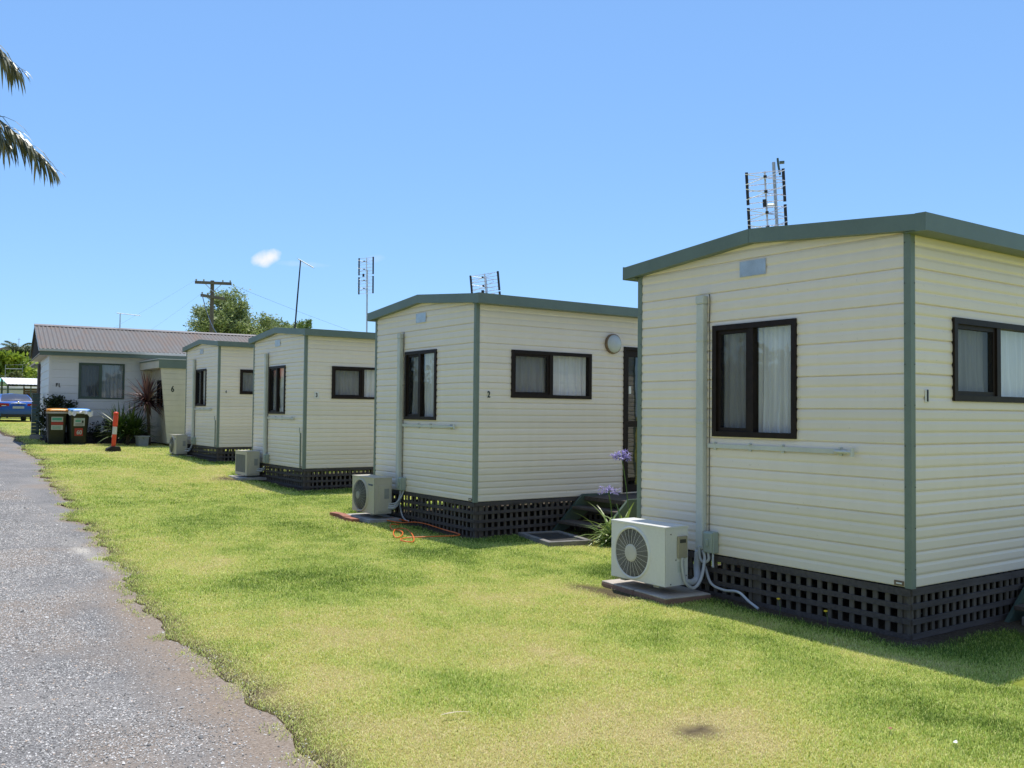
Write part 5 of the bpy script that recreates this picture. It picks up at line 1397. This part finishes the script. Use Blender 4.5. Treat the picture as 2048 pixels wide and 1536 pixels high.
def hills():
    xs = np.linspace(-500, 1200, 341); ys = np.linspace(240, 900, 111)
    X, Y = np.meshgrid(xs, ys)
    ridge = 26.5*np.exp(-((Y-500)/150.)**2)*(np.exp(-((X-70)/120.)**2)*.98+.42*np.exp(-((X-420)/330.)**2))
    Z = 1.2+ridge*(1+.28*(fbm(X/60, Y/60, 3, 4)-.5))+ridge/26.5*(4.2*fbm(X/7, Y/9, 21, 3)-2)
    Z = np.where(Y < 260, -2, Z)
    me = bpy.data.meshes.new('hills'); n1, n2 = X.shape; idx = np.arange(n1*n2).reshape(n1, n2)
    q = np.stack([idx[:-1, :-1], idx[:-1, 1:], idx[1:, 1:], idx[1:, :-1]], -1).reshape(-1, 4)
    me.from_pydata(np.stack([X, Y, Z], -1).reshape(-1, 3).tolist(), [], q.tolist()); me.polygons.foreach_set('use_smooth', [True]*len(q))
    m, nt = nodes_of('scrub_hill'); N = NT(nt); v = N.coord('Object')
    a = N.noise(v, .06, 6, .7); b = N.noise(v, .3, 4, .7)
    c = N.ramp(N.math('ADD', N.math('MULTIPLY', a, .5), N.math('MULTIPLY', b, .5)), [(.34, (.030, .034, .022)), (.48, (.075, .075, .05)), (.6, (.12, .10, .075)), (.72, (.20, .15, .12))])
    N.out(N.bsdf(c, .95, N.bump(b, 1., 4.), 0, .1)); me.materials.append(m)
    o = bpy.data.objects.new('hills', me); COL.objects.link(o); o['kind'] = 'structure'
hills()
hm = thing('radio_mast', 'thin radio mast standing on top of the wooded hill', 'mast', (59.8, 500., 31.))
mb = MB(); mb.tube([(0, 0, -1), (0, 0, 4.3)], .10, 6); mb.tube([(-.6, 0, 3.6), (.6, 0, 3.6)], .07, 5); mb.build('pole', ALU, hm)

# ------------------------------------------------------------------ across the road, seen only as reflections in the end windows
HEDGE = leaf_material('hedge_leaf', [(.012, .025, .01), (.03, .055, .018), (.06, .09, .03)], .15, .5)
hroot = thing('hedge', 'unseen tall dark hedge added across the gravel road to darken window reflections', 'hedge', (-9.5, 26., 0))  # added out of view so the end windows reflect something dark
mb = MB()
for k in range(46):
    yy = -19.+k*.86; leaf_cloud(mb, [((rnd.gauss(0, .2), yy, rnd.uniform(1.0, 1.6)), (.8, .9, 1.3), 70), ((rnd.gauss(0, .2), yy, rnd.uniform(2.4, 3.4)), (.8, .9, 1.2), 70)], .34, .6)
mb.build('foliage', HEDGE, hroot)
mb = MB()
for k in range(20): mb.box((-.25, -19.+k*2., -.2), (.25, -17.+k*2.-.01, 2.6+.4*math.sin(k*1.7)))
mb.build('stems', DARK, hroot)  # solid dark core inside the added hedge
cr = thing('red_roofed_cottage', 'white cottage with a red roof across the road', 'house', (-12.5, 50., .75))
mb = MB(); mb.box((0, 0, -.3), (5, 9, 2.7)); mb.build('wall', WHITE_BOARD, cr)
mb = MB(); mb.prism([(-.4, 2.65), (2.5, 4.2), (5.4, 2.65), (5.4, 2.75), (2.5, 4.32), (-.4, 2.75)], 1, -.4, 9.4); mb.build('roof', plain('red_tiles', (.40, .12, .07), .7, .2, 6.), cr)
for yy in (1.2, 5.6):
    mb = MB(); mb.box((5.001, yy, .9), (5.03, yy+1.6, 2.1)); mb.build('window', MATS['car_glass'], cr)

make_ground(); make_road(); make_grass(); make_gravel()

# ------------------------------------------------------------------ light, sky, camera
SUN = Vector((.476, .696, 2.776)).normalized()
el = math.asin(SUN.z); azm = math.atan2(SUN.x, SUN.y)
W = bpy.data.worlds.new('World'); S.world = W; W.use_nodes = True
nt = W.node_tree; nt.nodes.clear(); N = NT(nt)
sky = N.n('ShaderNodeTexSky'); sky.sky_type = 'NISHITA'; sky.sun_disc = False; sky.sun_elevation = el; sky.sun_rotation = azm
sky.air_density = 1.0; sky.dust_density = .25; sky.ozone_density = 1.0; sky.altitude = 0
SKY_TINT = (1.25, 1.90, 2.75)
gm = N.n('ShaderNodeGamma', inp={'Gamma': .6}); N.l(sky.outputs[0], gm.inputs[0])
skc = N.mix(1., gm.outputs[0], SKY_TINT, 'MULTIPLY')
# one small cumulus and two faint wisps, fixed in the sky by direction
tc = N.n('ShaderNodeTexCoord'); vec = tc.outputs['Generated']
def dotv(d):
    x = N.n('ShaderNodeVectorMath', operation='DOT_PRODUCT'); N.l(vec, x.inputs[0]); x.inputs[1].default_value = d; return x.outputs['Value']
wn = N.n('ShaderNodeTexNoise', inp={'Scale': 85., 'Detail': 5., 'Roughness': .6}); N.l(vec, wn.inputs['Vector'])
CR = (.93981, -.34169, 0); 
def cloud(azx, azz, rx, rz, skew, amp):
    """soft patch around a direction given as tangents (right, up) about the cloud axis"""
    f = dotv((.34169, .93981, 0)); u = N.math('DIVIDE', dotv(CR), f); w = N.math('DIVIDE', dotv((0, 0, 1)), f)
    a = N.math('DIVIDE', N.math('SUBTRACT', u, azx), rx); b = N.math('DIVIDE', N.math('SUBTRACT', w, azz), rz)
    b = N.math('SUBTRACT', b, N.math('MULTIPLY', a, skew))
    d = N.math('ADD', N.math('MULTIPLY', a, a), N.math('MULTIPLY', b, b))
    m = N.math('SUBTRACT', N.math('ADD', 1.0, N.math('MULTIPLY', N.math('SUBTRACT', wn.outputs['Fac'], .5), 1.5)), d)
    m = N.math('MULTIPLY', m, amp, True)
    pos = N.math('GREATER_THAN', f, .1)
    return N.math('MULTIPLY', m, pos)
c1 = cloud(.0, .1602, .0160, .0102, .35, .95)
c2 = cloud(.034, .1560, .034, .0035, -.1, .13); c3 = cloud(.113, .1655, .012, .0050, .4, .12)
# unseen broken cloud added behind the camera to whiten and fill the shaded walls
wb = N.n('ShaderNodeTexNoise', inp={'Scale': 2.6, 'Detail': 7., 'Roughness': .55, 'Distortion': .3}); N.l(vec, wb.inputs['Vector'])
back = N.math('MULTIPLY', N.math('SUBTRACT', dotv((-.574, -.818, .0)), .12), 3.5, True)
cb = N.math('MULTIPLY', N.math('MULTIPLY', N.math('SUBTRACT', wb.outputs['Fac'], .44), 6., True), back)
cb = N.math('MULTIPLY', cb, N.math('MULTIPLY', dotv((0, 0, 1)), 8., True))
skc = N.mix(cb, skc, (.40/.13, .365/.13, .33/.13))
cl = N.math('MAXIMUM', c1, N.math('MAXIMUM', c2, c3))
SKY_STRENGTH = .13
skc = N.mix(cl, skc, (.95/SKY_STRENGTH, .97/SKY_STRENGTH, 1.0/SKY_STRENGTH))
bg = N.n('ShaderNodeBackground'); N.l(skc, bg.inputs[0]); bg.inputs[1].default_value = SKY_STRENGTH
o = N.n('ShaderNodeOutputWorld'); N.l(bg.outputs[0], o.inputs[0])
sd = bpy.data.lights.new('sun', 'SUN'); sd.energy = 5.0; sd.angle = math.radians(.53); sd.color = (1., .94, .83)
so = bpy.data.objects.new('sun', sd); COL.objects.link(so); so.rotation_euler = SUN.to_track_quat('Z', 'Y').to_euler(); so.location = (0, 0, 30)

cam = bpy.data.cameras.new('camera'); co = bpy.data.objects.new('camera', cam); COL.objects.link(co)
cam.sensor_width = 36; cam.lens = 1842.43/2048*36; cam.clip_start = .05; cam.clip_end = 8000
yaw, pitch, roll = .6115618, .03142124, .00974791
f = Vector((math.sin(yaw)*math.cos(pitch), math.cos(yaw)*math.cos(pitch), math.sin(pitch))); r = Vector((math.cos(yaw), -math.sin(yaw), 0)); u = r.cross(f)
c, s = math.cos(roll), math.sin(roll); rr = r*c+u*s; uu = u*c-r*s
M = Matrix(((rr.x, uu.x, -f.x, 0), (rr.y, uu.y, -f.y, 0), (rr.z, uu.z, -f.z, 1.46), (0, 0, 0, 1)))
co.matrix_world = M
S.camera = co
S.view_settings.view_transform = 'Standard'; S.view_settings.look = 'None'; S.view_settings.exposure = 0; S.view_settings.gamma = 1
S.render.engine = 'CYCLES'
S.cycles.max_bounces = 7; S.cycles.diffuse_bounces = 3; S.cycles.glossy_bounces = 4; S.cycles.transparent_max_bounces = 12
S.cycles.caustics_reflective = False; S.cycles.caustics_refractive = False
